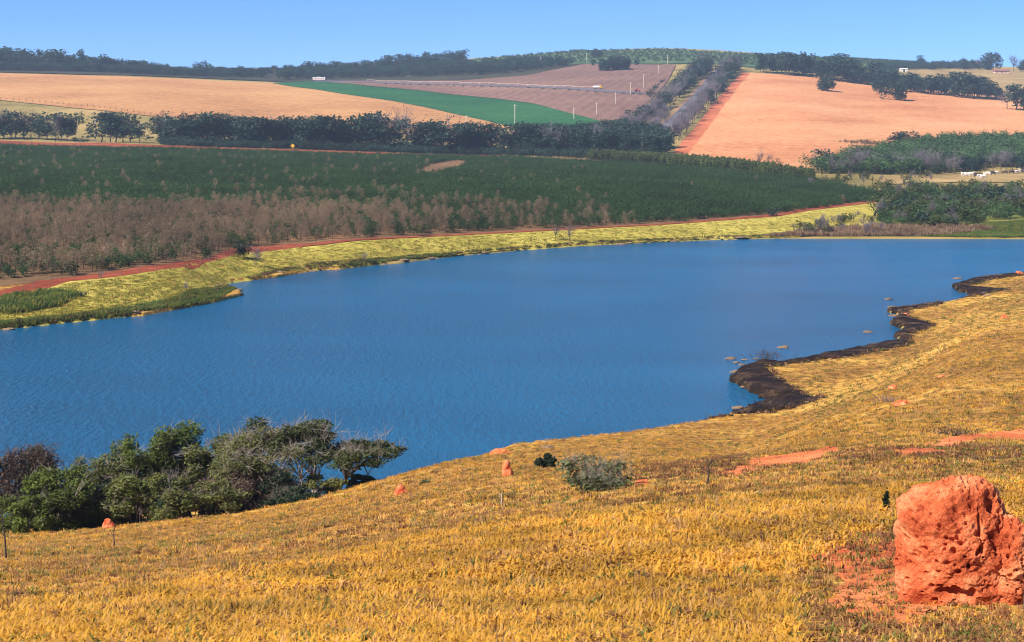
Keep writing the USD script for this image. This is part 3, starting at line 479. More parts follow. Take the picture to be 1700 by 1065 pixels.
def far_tree_mesh(seed, h=1.0, w=.62, leaf=.055, n=420, trunk=.18, shape='round'):
    """A unit-high tree for the distance: (trunk, crown)."""
    r = np.random.default_rng(seed)
    if shape == 'column': bl = [(r.normal() * .03, r.normal() * .03, .2 + .8 * i / 6, w * .5 * (1 - .5 * abs(i / 6 - .45)), .13) for i in range(7)]
    elif shape == 'shrub': bl = [(r.normal() * w * .35, r.normal() * w * .35, r.uniform(.2, .6), w * r.uniform(.25, .42), r.uniform(.22, .4)) for i in range(7)]
    else: bl = [(r.normal() * w * .24, r.normal() * w * .24, r.uniform(trunk + .16, .84), w * r.uniform(.2, .36), r.uniform(.13, .2)) for i in range(12)]
    top = max(b[2] + b[4] for b in bl); bl = [(b[0], b[1], b[2] / top, b[3], b[4] / top) for b in bl]
    t = cat_mesh(skeleton(r, (0, 0, 0), [b[:3] for b in bl[:5]], .022, (r.normal() * .02, r.normal() * .02, trunk + .12), n=4))
    return t, leaves(blob_pts(r, bl, n), leaf * r.uniform(.7, 1.3, n), r, .7)
def bare_mesh(seed, w=.6, n=60, leafn=150, leaf=.03, th=.006):
    """A unit-high bare tree: (trunk, twigs)."""
    r = np.random.default_rng(seed); tips = [(r.normal() * w * .3, r.normal() * w * .3, r.uniform(.5, .9)) for _ in range(7)]
    t = cat_mesh(skeleton(r, (0, 0, 0), tips, .02, (0, 0, .3), n=4)); tw = []
    for _ in range(n):
        a = np.array(tips[r.integers(7)]) * r.uniform(.6, 1.0); d = r.normal(size=3) * w * .22 + [0, 0, .12]; tw.append(tube([a, a + d * .5 + r.normal(size=3) * .02, a + d], [th, th * .8, th * .4], 3))
    c = np.array([a[0][r.integers(len(a[0]))] for a in tw])[r.integers(0, n, leafn)] + r.normal(size=(leafn, 3)) * .04
    return t, cat_mesh(tw + [leaves(c, leaf * r.uniform(.6, 1.2, leafn), r, .5)])
FT = {}
def far_kind(kind, i):
    """(trunk mesh, trunk material, crown mesh, crown material, crown's name) of the i-th variant of a kind of distant tree."""
    key = (kind, i)
    if key not in FT:
        s = 100 * sorted(['round', 'column', 'shrub', 'grey', 'plant', 'dry', 'wood', 'cane', 'green', 'bright', 'dense']).index(kind) + i
        if kind == 'grey': t, c = bare_mesh(s, .7, 70, 170, .035, .007); FT[key] = (t, M['bark'], c, M['l_grey'], 'twigs')
        elif kind == 'dry':
            r = np.random.default_rng(s); t = tube([(0, 0, -.05), (0, 0, .4), (r.normal() * .03, r.normal() * .03, .8)], [.018, .014, .006], 4)
            n = 210; c = np.c_[r.normal(size=(n, 2)) * .2, r.uniform(.25, 1.0, n)]; c[:, :2] *= (.55 + c[:, 2:]) * (1.15 - c[:, 2:] ** 2)
            a = leaves(c, .048 * r.uniform(.6, 1.3, n), r, .35, .1); tw = [tube([(0, 0, z0_), (math.cos(an) * .1, math.sin(an) * .1, z0_ + .2), (math.cos(an) * .17, math.sin(an) * .17, z0_ + .42)], [.012, .009, .004], 3) for z0_, an in zip(r.uniform(.15, .6, 9), r.uniform(0, 6.28, 9))]
            FT[key] = (t, M['dark_twig'], cat_mesh([a] + tw), M['l_dry'], 'twigs')
        else:
            sh, w, leaf, n, tr, mat = {'round': ('round', .98, .048, 800, .02, 'l_far'), 'bright': ('shrub', .95, .055, 420, .05, 'l_mid'), 'dense': ('shrub', .82, .06, 1100, .05, 'l_far'), 'wood': ('round', .8, .055, 420, .08, 'l_far'), 'column': ('column', .42, .05, 380, .2, 'l_far'), 'shrub': ('shrub', 1.1, .08, 280, .05, 'l_far'),
                                       'plant': ('shrub', .85, .062, 270, .1, 'l_plant'), 'cane': ('column', .3, .07, 120, .1, 'l_cane'), 'green': ('shrub', 1.0, .08, 280, .05, 'l_umb')}[kind]
            t, c = far_tree_mesh(s, 1, w, leaf, n, tr, sh); FT[key] = (t, M['bark'], c, M[mat], 'crown')
    return FT[key]
def far_tree(kind, name, label, cat, loc, h, group=None, wide=1.0, r=random.Random(5)):
    i = r.randrange(4)
    def build(p):
        t, tm, c, cm, nm = far_kind(kind, i); obj('trunk', t, tm, p); obj(nm, c, cm, p)
    return copy_of((name, kind, i), build, name, label, cat, loc, r.uniform(0, 360), (h * wide, h * wide, h), group)
def protos_of(kind): return [[(a, b, c) for a, b, c in (('trunk', k[0], k[1]), (k[4], k[2], k[3]))] for k in (far_kind(kind, i) for i in range(4))]
def fill(name, kind, poly, ymin, spacing, h, label, cat, seed, zoff=0.0):
    """A wood or crop that reads as one mass: plants every few metres inside an outline on the ground."""
    r = np.random.default_rng(seed); P = np.array([pick(a, b, ymin) for a, b in [Polygon(poly).exterior.interpolate(d).coords[0] for d in np.arange(0, Polygon(poly).length, 6)]]); pg = Polygon(P).buffer(0)
    x0, y0, x1, y1 = pg.bounds; gx, gy = np.meshgrid(np.arange(x0, x1, spacing), np.arange(y0, y1, spacing)); q = np.stack([gx.ravel(), gy.ravel()], -1); q = q + r.uniform(-.4, .4, q.shape) * spacing
    q = q[shapely.contains_xy(pg, q[:, 0], q[:, 1])]
    stuff(name, protos_of(kind), np.c_[q, ground(q[:, 0], q[:, 1]) + zoff], r.uniform(0, 6.28, len(q)), h * r.uniform(.65, 1.2, len(q)), r.integers(0, 4, len(q)), label, cat)
    return len(q)
R = random.Random(3)
# ---- the plantation
r = np.random.default_rng(21)
plp = [(-60, 466), (0, 464), (60, 462), (200, 446), (350, 427), (382, 412), (500, 402), (600, 395), (850, 382), (1100, 369), (1290, 354), (1450, 333), (1470, 322), (1350, 301), (1200, 284), (975, 270), (850, 262.5), (600, 259), (300, 249), (0, 244), (-60, 243)]
P = np.array([pick(a, b, 205) for a, b in [Polygon(plp).exterior.interpolate(d).coords[0] for d in np.arange(0, Polygon(plp).length, 6)]]); pg = Polygon(P).buffer(0)
d1 = np.array([math.cos(.62), math.sin(.62)]); d2 = np.array([-d1[1], d1[0]])
g = np.stack(np.meshgrid(np.arange(-900, 900, 2.0), np.arange(-900, 1300, 2.8)), -1).reshape(-1, 2); q = g[:, :1] * d1 + g[:, 1:] * d2 + r.uniform(-.4, .4, (len(g), 2))
q = q[shapely.contains_xy(pg, q[:, 0], q[:, 1])]; z = ground(q[:, 0], q[:, 1]); px, py = back(q[:, 0], q[:, 1], z); ok = (px > -70) & (px < 1770); q, z, px, py = q[ok], z[ok], px[ok], py[ok]
gap = ((px - 735) / 42) ** 2 + ((py - 279 + (px - 735) * .18) / 10) ** 2 < 1; q, z, px, py = q[~gap], z[~gap], px[~gap], py[~gap]
nz = meshkit.fbm(np.stack([q[:, 0] * .03, q[:, 1] * .03, 0 * z], -1), 3, 6)
edge = np.interp(px, [0, 300, 600, 900, 1200, 1400], [342, 342, 346, 362, 385, 380])
pd = np.clip((py - edge + (nz - .5) * 80) / 40 + .5, .02, .74) * np.interp(px, [250, 650, 1050, 1300], [1, .72, .3, .1]); pd = np.where((py > 425) & (px < 300), pd * .6, pd)
dry = r.uniform(size=len(q)) < pd
hh = np.where(dry, 2.75, 2.3) * r.uniform(.7, 1.2, len(q)) * np.interp(py, [250, 400], [.95, 1.05])
order = np.argsort(q[:, 1]); front_dry = [i for i in order if dry[i] and -20 < px[i] < 1720][:300]; front_green = [i for i in order if not dry[i] and -20 < px[i] < 1720][:300]
for i in front_dry: far_tree('dry', 'dry_plantation_tree', 'small leafless brown plantation tree in the front rows above the red track', 'tree', (*q[i], z[i]), hh[i], 'dry plantation trees in the front rows', 1.0)
for i in front_green: far_tree('plant', 'green_plantation_tree', 'small bushy dark green plantation tree among the front rows', 'tree', (*q[i], z[i]), hh[i], 'green plantation trees in the front rows', 1.0)
rest = np.ones(len(q), bool); rest[front_dry + front_green] = False
for kind, m, lab in (('dry', dry & rest, 'brown leafless trees massed in the lower half of the plantation'), ('plant', ~dry & rest, 'dark green trees massed in the upper half of the plantation')):
    n = m.sum(); stuff('plantation_trees', protos_of(kind), np.c_[q[m], z[m]], r.uniform(0, 6.28, n), hh[m], r.integers(0, 4, n), lab, 'plantation')
# ---- the tall dense row at the plantation's upper right edge
fill('cane_row', 'cane', [(975, 264), (1100, 271), (1250, 285), (1352, 300), (1352, 296), (1250, 279), (1100, 266), (975, 259)], 560, 1.5, 4.0, 'dense row of slender pale green trees along the upper right edge of the plantation', 'tree row', 31)
# ---- the long row of trees above the dirt road
px_ = -20
while px_ < 1105:
    if (112 < px_ < 162) or (232 < px_ < 262) or (818 < px_ < 842): px_ += 9; continue
    big = np.interp(px_, [0, 110, 170, 240, 270, 520, 640, 820, 850, 1000, 1100], [48, 44, 52, 40, 52, 54, 62, 56, 52, 46, 42]) * R.uniform(.82, 1.1)
    base = np.interp(px_, [0, 300, 480, 700, 980, 1110], [232, 240, 246, 253, 257, 262]); k = 'grey' if (R.random() < .16 or 640 < px_ < 690 and R.random() < .5) else 'round'
    x, y, zz = at(px_, base - R.uniform(0, 2.5), 640)
    far_tree(k, 'bare_row_tree' if k == 'grey' else 'row_tree', 'grey nearly leafless tree standing in the long row above the dirt road' if k == 'grey' else 'dark round topped tree in the long row above the dirt road', 'tree', (x, y, zz), big * y / F, 'trees of the long row above the plantation', 1.0)
    px_ += R.uniform(8, 15)
fill('scrub', 'wood', [(850, 256), (1000, 258), (1108, 262), (1108, 240), (1030, 225), (900, 232), (850, 245)], 640, 7.0, 11, 'dark thicket behind the right end of the long tree row', 'thicket', 32)
fill('scrub', 'shrub', [(265, 241), (480, 248), (700, 255), (815, 257), (990, 261.5), (990, 255), (815, 250), (600, 245), (265, 237)], 640, 4.5, 4.0, 'dark undergrowth beneath the long tree row', 'undergrowth', 33)
far_tree('shrub', 'shrub', 'low dark shrub by the gap in the long tree row', 'shrub', at(125, 236, 640), 3.0); far_tree('shrub', 'shrub', 'small dark shrub at the left end of the gap in the tree row', 'shrub', at(140, 237, 640), 3.2)
far_tree('green', 'pale_bush', 'light green bush on a dirt heap in front of the long tree row', 'bush', at(868, 256, 640), 6.0)
# ---- the two rows along the climbing road
for side, grp in ((1, 'trees along the right side of the climbing road'), (-1, 'trees along the left side of the climbing road')):
    d = np.gradient(ROAD, axis=0); d /= np.linalg.norm(d, axis=1, keepdims=True); nr = np.stack([d[:, 1], -d[:, 0]], -1)
    t = 0.0
    while t < len(ROAD) - 1:
        i = int(t); f_ = t / len(ROAD); off = R.uniform(10, 17) + (6 if side < 0 else 0) * (1 - f_); p = ROAD[i] + nr[i] * side * off
        k = 'grey' if R.random() < (.86 if f_ < .5 else .35) else 'round'; zz = float(ground(p[0], p[1])[0])
        far_tree(k, 'grey_roadside_tree' if k == 'grey' else 'roadside_tree', ('grey leafless tree' if k == 'grey' else 'dark leafy tree') + ' beside the climbing road, ' + ('on its stubble field side' if side > 0 else 'on its ploughed field side'), 'tree', (*p, zz), R.uniform(8, 12.5) * (1.0 + .35 * f_), grp)
        t += R.uniform(.55, 1.2)
fill('scrub', 'grey', [(1040, 205), (1075, 195), (1100, 180), (1120, 188), (1095, 215), (1060, 222), (1030, 215)], 700, 6, 6.5, 'grey scrub where the climbing road leaves the tree row', 'scrub', 34)
# ---- the wood along the skyline
def wood(name, label, grp, pts, n, h, kind='wood', jit=40):
    for j in range(n):
        u = (j + R.random()) / n; px0 = np.interp(u, [0, 1], [pts[0][0], pts[-1][0]]); Y = np.interp(px0, [p[0] for p in pts], [p[1] for p in pts]) + R.uniform(-jit, jit)
        hs = np.interp(px0, [p[0] for p in pts], [p[2] for p in pts]); far_tree(kind, name, label, 'tree', onY(px0, Y), hs * R.uniform(.5, 1.25), grp, R.uniform(.9, 1.4))
wood('skyline_tree', 'dark tree in the wood along the left skyline', 'trees of the left skyline wood', [(-20, 1720, 21), (130, 1730, 19), (200, 1740, 15), (265, 1740, 11), (320, 1740, 6), (380, 1745, 10), (440, 1750, 10)], 150, 1, jit=60)
wood('ridge_tree', 'dark tree in the wood on the ridge behind the highway', 'trees of the ridge wood', [(440, 1850, 8), (520, 1850, 13), (600, 1900, 13), (700, 1950, 18), (770, 2000, 17)], 90, 1, jit=70)
fill('woodland', 'wood', [(450, 134), (560, 130), (700, 128), (800, 125), (880, 118), (960, 108), (900, 106), (780, 112), (700, 112), (520, 124)], 1560, 10, 10, 'dark wooded slope between the ploughed field and the ridge', 'wood', 35)
fill('woodland', 'wood', [(-30, 118), (120, 119), (330, 128), (440, 134), (440, 128), (330, 125), (120, 114), (-30, 113)], 1600, 10, 9, 'dark wood behind the crest of the wheat field', 'wood', 36)
far_tree('dense', 'lone_skyline_tree', 'round tree standing above the others where the skyline dips', 'tree', onY(340, 1700), 17); far_tree('column', 'tall_skyline_tree', 'tall tree poking above the left skyline wood', 'tree', onY(136, 1700), 24)
fill('crop_rows', 'plant', [(780, 99), (860, 92), (960, 84), (1100, 81), (1300, 92), (1500, 101), (1540, 104), (1500, 109), (1260, 109), (1180, 102), (960, 103)], 1700, 11, 3.2, 'dark green bushes of the crop on the highest hill', 'crop', 37)
for j in range(5): far_tree('dense', 'clump_tree', 'rounded dark tree in the isolated clump on the ploughed field', 'tree', onY(1003 + j * 8.5, 1690 + R.uniform(-8, 8)), 14 + 2.5 * (1 - abs(j - 2) / 2), 'clump on the ploughed field', 1.0)
far_tree('dense', 'hilltop_tree', 'dark tree behind the clump on the top of the hill', 'tree', onY(988, 2050), 12)
# ---- trees of the upper right
wood('eucalyptus_tree', 'tall dark tree in the wood behind the stubble field', 'wood above the stubble field', [(1262, 1590, 17), (1330, 1560, 20), (1400, 1540, 20), (1500, 1500, 15), (1520, 1480, 8)], 75, 1, 'wood', 25)
wood('copse_tree', 'dark tree in the lower copse at the top edge of the stubble field', 'copse above the stubble field', [(1500, 1440, 14), (1560, 1430, 15), (1600, 1400, 21), (1660, 1380, 9)], 42, 1, 'wood', 20)
far_tree('dense', 'lone_field_tree', 'rounded dark tree standing alone in the stubble field', 'tree', at(1490, 167, 900), 16, None, 1.05)
far_tree('dense', 'thin_field_tree', 'tree with a visible trunk standing before the wood at the top of the stubble field', 'tree', at(1374, 151, 900), 14); far_tree('dense', 'field_edge_tree', 'dark tree at the upper edge of the stubble field with a pale shadow gap', 'tree', at(1457, 152, 900), 11)
for a, b, h in ((1672, 181, 17), (1688, 183, 21), (1700, 184, 21)): far_tree('grey' if a < 1680 else 'round', 'edge_tree', {1672: 'thin and grey', 1688: 'tall and leafy', 1700: 'outermost'}[a] + ' leggy tree at the right edge of the stubble field', 'tree', at(a, b, 800), h)
for a, Y, h, k, lab in ((1528, 2200, 13, 'round', 'small round tree on the right skyline beside the crop'), (1605, 2100, 15, 'dense', 'dark tree left of the pale house'), (1626, 2100, 15, 'grey', 'bare tree just left of the big oval tree'), (1650, 2100, 24, 'dense', 'big oval dark tree next to the pale house'), (1683, 2050, 21, 'grey', 'bare purple grey tree right of the pale house'), (1700, 2050, 18, 'round', 'dark tree at the far right of the skyline')):
    far_tree(k, 'house_tree', lab, 'tree', onY(a, Y), h)
fill('hedge', 'shrub', [(1450, 117), (1560, 114), (1640, 113), (1640, 108), (1560, 108), (1450, 112)], 1500, 9, 7, 'dark hedge below the right skyline', 'hedge', 38)
# ---- the wood at the right, behind the marsh
fill('woodland', 'bright', [(1345, 288), (1400, 268), (1480, 252), (1560, 238), (1690, 234), (1780, 238), (1780, 280), (1690, 276), (1600, 284), (1480, 290)], 640, 6.0, 7.5, 'dark green wood on the low hill right of the stubble field', 'wood', 39)
for j in range(34):
    a = 1360 + j * 10.3 + R.uniform(-4, 4); Y = np.interp(a, [1360, 1480, 1700], [700, 745, 770]); k = 'grey' if R.random() < .6 else 'wood'
    far_tree(k, 'grey_wood_tree' if k == 'grey' else 'wood_edge_tree', 'grey bare tree along the lower edge of the right hand wood' if k == 'grey' else 'leafy tree along the lower edge of the right hand wood', 'tree', onY(a, Y + R.uniform(-15, 20)), R.uniform(7, 11), 'edge of the right hand wood')
far_tree('grey', 'dense_bare_tree', 'dense dark bare tree at the left end of the right hand wood', 'tree', onY(1410, 690), 10.5, None, 1.2); far_tree('dense', 'dome_tree', 'dome shaped dark tree on the ditch of the stubble field', 'tree', at(1495, 244, 640), 9.5, None, 1.2)
for a, b, h in ((1262, 275, 6.5), (1276, 276, 5.5), (1288, 277, 4.5)): far_tree('grey' if a < 1285 else 'shrub', 'field_foot_bush', {1262: 'bare brown bush at the foot of the stubble field', 1276: 'second bare bush at the foot of the stubble field', 1288: 'small dark leafy bush at the foot of the stubble field'}[a], 'bush', at(a, b, 640), h)
for j in range(11): far_tree('shrub', 'ditch_shrub', 'low dark shrub on the ditch line across the stubble field', 'shrub', at(1395 + j * 9, 236 + j * .7, 640), R.uniform(1.2, 3.2), 'shrubs of the stubble field ditch')
fill('scrub', 'bright', [(1462, 376), (1620, 374), (1640, 364), (1760, 362), (1760, 316), (1600, 314), (1480, 318)], 400, 3.6, 1.9, 'low tangled scrub at the head of the lake', 'scrub', 41)
for j in range(290):
    a = R.uniform(1462, 1725); b = R.uniform(312, 380)
    if b > np.interp(a, [1462, 1620, 1640, 1725], [378, 376, 366, 364]): continue
    k = R.choice(['green', 'bright', 'green', 'bright', 'shrub', 'grey']); x, y, zz = at(a, b, 400)
    far_tree(k, {'green': 'marsh_bush', 'bright': 'leafy_marsh_bush', 'shrub': 'dark_marsh_bush', 'grey': 'bare_marsh_bush'}[k], {'green': 'olive green bush in the thicket at the head of the lake', 'bright': 'fresh green leafy bush in the thicket at the head of the lake', 'shrub': 'dark green bush in the thicket at the head of the lake', 'grey': 'bare grey bush in the thicket at the head of the lake'}[k], 'bush', (x, y, zz), R.uniform(1.5, 5.0), 'thicket at the head of the lake')
for j in range(26):
    a = R.uniform(1345, 1560); b = R.uniform(288, 312); far_tree(R.choice(['green', 'cane', 'grey']), 'valley_bush', 'small bush in the strip of scrub below the right hand wood', 'bush', at(a, b, 480), R.uniform(2, 4), 'scrub below the right hand wood')
for j in range(60):
    a = R.uniform(1310, 1470); k = R.choice(['grey', 'grey', 'green']); far_tree(k, 'shore_scrub' if k == 'grey' else 'green_shore_scrub', ('low bare' if k == 'grey' else 'low green') + ' scrub bush by the far waterline', 'bush', at(a, R.uniform(np.interp(a, [1310, 1470], [383, 345]), 391), 330), R.uniform(1.0, 2.6), 'scrub by the far waterline')
for a, b, h, k, lab in ((405, 430, 3.2, 'round', 'small dark green tree standing alone on the bank'), (425, 443, 3.4, 'grey', 'bare sapling beside the small tree on the bank'), (605, 437, 2.0, 'grey', 'bare bush at the waterline of the far bank'), (945, 400, 3.4, 'grey', 'leafless bush on the far bank'), (922, 398, 3.0, 'grey', 'thin bare sapling on the far bank'), (138, 494, 1.0, 'shrub', 'tiny dark bush on the left end of the bank'), (310, 484, 1.6, 'grey', 'brown scrub behind the pointed end of the bank'), (1375, 390, 3.6, 'grey', 'pale bare sapling standing by the far waterline'), (168, 465, 1.4, 'grey', 'dead brush beside the red track'), (1280, 358, 2.6, 'shrub', 'dark bush where the plantation ends')):
    far_tree(k, 'bank_tree' if h > 2.5 else 'bank_bush', lab, 'tree' if h > 2.5 else 'bush', at(a, b, 195), h)
# ------------------------------------------------------------------ the near trees, one by one
def near_tree(name, label, cat, px, Y, top, wpx, kind, seed, leaf_mat_='l_green', bark='bark', dens=1.0, lean=0.0, flat=False, twigs=60, twig_mat='grey_twig', grp=None, leaf=.105):
    r = np.random.default_rng(seed); x, y, zz = onY(px, Y); zz -= .1; base = HY + F * (EYE - zz) / Y; H = (base - top) * Y / F; W = wpx * 1.14 * Y / F
    t = thing(name, label, cat, (x, y, zz), 0, 1, grp)
    nb = 16 if kind != 'bush' else 12
    bl = []
    for i in range(nb):
        a, q = r.uniform(0, 6.28), math.sqrt(r.uniform()) * .36 * W; cx, cy = q * math.cos(a) + lean * W, q * math.sin(a)
        if flat: cz = H * (.80 - .28 * (q / (.36 * W)) ** 2) + r.normal() * .04 * H; rad, rz = W * r.uniform(.10, .17), H * r.uniform(.06, .10)
        elif kind == 'bush': cz = H * r.uniform(.15, .8) * (1 - .4 * (q / (.36 * W)) ** 2); rad, rz = W * r.uniform(.12, .2), H * r.uniform(.12, .2)
        else: cz = H * r.uniform(.22, .88) * (1 - .3 * (q / (.36 * W)) ** 2); rad, rz = W * r.uniform(.10, .18), H * r.uniform(.09, .16)
        bl.append((cx, cy, cz, rad, rz))
    top_ = max(b[2] + b[4] * .95 for b in bl); bl = [(b[0], b[1], b[2] * H / top_, b[3], b[4]) for b in bl]
    r0 = .028 * H if kind != 'bush' else .015 * H; ms = []
    stems = [(0, 0)] if kind != 'bare' else [(-.05 * W, 0), (.06 * W, .03 * W), (.01 * W, -.04 * W)]
    if kind == 'bush': stems = [(r.normal() * .08 * W, r.normal() * .08 * W) for _ in range(4)]
    for k, (sx, sy) in enumerate(stems):
        part = bl[k::len(stems)]; fk = np.mean([b[:3] for b in part], 0) * [.45, .45, 0] + [sx * 1.5, sy * 1.5, H * (.28 if not flat else .3)]
        ms += skeleton(r, (sx, sy, 0), [b[:3] for b in part], r0 / math.sqrt(len(stems)) * 1.2, fk, .1, 6)
    obj('trunk', cat_mesh(ms), M[bark], t, smooth=60)
    tw = []; tr_ = min(.014, .0028 * H)
    for _ in range(int(twigs * 1.0)):
        b = bl[r.integers(nb)]; a = np.array(b[:3]) + r.normal(size=3) * [b[3] * .3, b[3] * .3, b[4] * .3]; d = r.normal(size=3); d[2] = abs(d[2]) * .9; d /= np.linalg.norm(d); L = b[3] * r.uniform(.5, 1.0)
        m_ = a + d * L * .5 + r.normal(size=3) * L * .12; e = a + d * L; tw.append(tube([a, m_, e], [tr_ * 1.5, tr_, tr_ * .5], 3))
        for _ in range(5): tw.append(tube([m_, m_ + (d + r.normal(size=3) * .8) * L * .5], [tr_ * .8, tr_ * .4], 3))
    if tw: obj('twigs', cat_mesh(tw), M[twig_mat], t)
    n = int(dens * 6500 * max(.35, W * H / 30)); obj('foliage', leaves(blob_pts(r, bl, n, .2), leaf * r.uniform(.6, 1.3, n), r, .5), M[leaf_mat_], t)
    return t
NT = near_tree
NT('twiggy_tree', 'dry brown twiggy tree at the left edge with a green tuft on top', 'tree', 28, 92, 736, 130, 'tree', 1, 'l_brown', twigs=330, dens=.6, twig_mat='dark_twig')
NT('leafy_tree', 'thin green topped tree rising from the dry twigs at the left', 'tree', 62, 95, 738, 70, 'tree', 2, 'l_green', dens=.9)
NT('green_bush', 'bright green leafy bush at the lower left of the grove', 'bush', 100, 86, 768, 150, 'bush', 3, 'l_green', dens=2.0)
NT('green_bush', 'low green bush at the left foot of the grove', 'bush', 55, 83, 820, 90, 'bush', 4, 'l_green', dens=1.6)
NT('brown_tree', 'brownish small tree between the green bush and the tall trees', 'tree', 152, 95, 752, 85, 'tree', 5, 'l_olive', dens=1.0, twigs=120)
NT('leafy_tree', 'broad green tree left of the tallest one in the grove', 'tree', 232, 95, 716, 125, 'tree', 6, 'l_green', dens=1.6)
NT('leafy_tree', 'tallest green tree of the grove', 'tree', 312, 98, 695, 130, 'tree', 7, 'l_green', dens=1.5, bark='pale_bark')
NT('olive_bush', 'olive bush in front of the tall green trees', 'bush', 225, 86, 775, 120, 'bush', 8, 'l_olive', dens=1.8)
NT('olive_bush', 'dull olive bush on the brow left of the dark hollow', 'bush', 285, 85, 790, 110, 'bush', 9, 'l_olive', dens=1.7, twigs=120)
NT('dark_shrub', 'dark shrub in the shade of the grey trees', 'shrub', 352, 86, 800, 90, 'bush', 10, 'l_dark', dens=1.6, twigs=140)
NT('bare_tree', 'grey bare tree right of the tallest green tree', 'tree', 385, 94, 722, 105, 'bare', 11, 'l_olive', 'pale_bark', .8, twigs=170)
NT('bare_tree', 'grey branching tree with pale forked trunks in the middle of the grove', 'tree', 438, 88, 704, 150, 'bare', 12, 'l_olive', 'pale_bark', .95, twigs=230)
NT('umbrella_tree', 'flat topped olive tree behind the pale forked trunks', 'tree', 430, 98, 694, 120, 'tree', 13, 'l_umb', 'bark', 1.0, flat=True, twigs=90)
NT('umbrella_tree', 'wide flat topped tree with grey limbs right of the middle of the grove', 'tree', 515, 92, 697, 150, 'bare', 14, 'l_umb', 'pale_bark', 1.3, flat=True, twigs=130)
NT('dark_shrub', 'dark shrub under the wide flat topped tree', 'shrub', 470, 86, 790, 100, 'bush', 15, 'l_dark', dens=1.3, twigs=120)
NT('olive_bush', 'thin olive shrub below the leaning tree', 'bush', 527, 88, 785, 80, 'bush', 16, 'l_olive', dens=.9)
NT('umbrella_tree', 'dark spreading tree leaning to the right at the right end of the grove', 'tree', 556, 90, 727, 165, 'tree', 17, 'l_umb', 'dark_twig', 1.15, lean=.27, flat=True, twigs=120)
NT('olive_bush', 'low olive shrub at the right foot of the leaning tree', 'bush', 598, 92, 790, 55, 'bush', 18, 'l_olive', dens=.8)
NT('dark_shrub', 'dark low shrub in the hollow under the middle of the grove', 'shrub', 405, 86, 812, 100, 'bush', 19, 'l_dark', dens=1.8, twigs=120)
NT('olive_bush', 'small olive bush at the water below the brown tree', 'bush', 170, 90, 800, 90, 'bush', 20, 'l_dark', dens=1.6)
NT('leafy_tree', 'low green tree between the brown tree and the broad green tree', 'tree', 185, 94, 752, 100, 'tree', 41, 'l_olive', dens=1.3)
NT('leafy_tree', 'green tree filling the gap left of the tallest tree', 'tree', 272, 96, 710, 110, 'tree', 42, 'l_green', dens=1.4)
NT('olive_tree', 'dull tree between the tallest green tree and the grey trees', 'tree', 350, 96, 716, 110, 'tree', 43, 'l_olive', dens=1.3, twigs=130)
rg = random.Random(8)
for j in range(17):
    a = 30 + j * 29 + rg.uniform(-8, 8); k = rg.choice(['l_olive', 'l_dark', 'l_brown', 'l_green'] if a < 300 else ['l_dark', 'l_brown', 'l_dark', 'l_olive'])
    NT('undergrowth_bush', {'l_olive': 'dull olive bush', 'l_dark': 'dark shady bush', 'l_brown': 'dry brown bush', 'l_green': 'yellow green bush'}[k] + ' in the undergrowth at the foot of the grove', 'bush', a, rg.uniform(84, 91), np.interp(a, [0, 200, 330, 500], [812, 800, 782, 796]) + rg.uniform(-14, 14), rg.uniform(75, 110), 'bush', 200 + j, k, dens=1.2, twigs=70, twig_mat=rg.choice(['grey_twig', 'brown_twig']), grp='undergrowth of the grove')
def at_near(px, py): return pick(px, py, 5)[1]
# the grey green shrub on the open slope
NT('grey_shrub', 'sprawling grey green shrub on the open slope', 'shrub', 972, at_near(972, 818), 764, 190, 'bush', 30, 'l_bush', dens=.62, twigs=170, leaf=.075)
NT('round_bush', 'small round dark twiggy bush above the sprawling shrub', 'bush', 906, at_near(906, 782), 750, 36, 'bush', 31, 'l_dark', dens=1.1, twigs=120, leaf=.06)
NT('small_plant', 'small green plant on the slope near the middle termite mound', 'plant', 708, at_near(708, 808), 795, 20, 'bush', 32, 'l_bush', dens=.5, twigs=20, leaf=.06)
NT('small_plant', 'dark upright leafy seedling beside the big termite mound', 'plant', 1474, at_near(1474, 848), 809, 18, 'bush', 33, 'l_dark', dens=.35, twigs=4, leaf=.024)
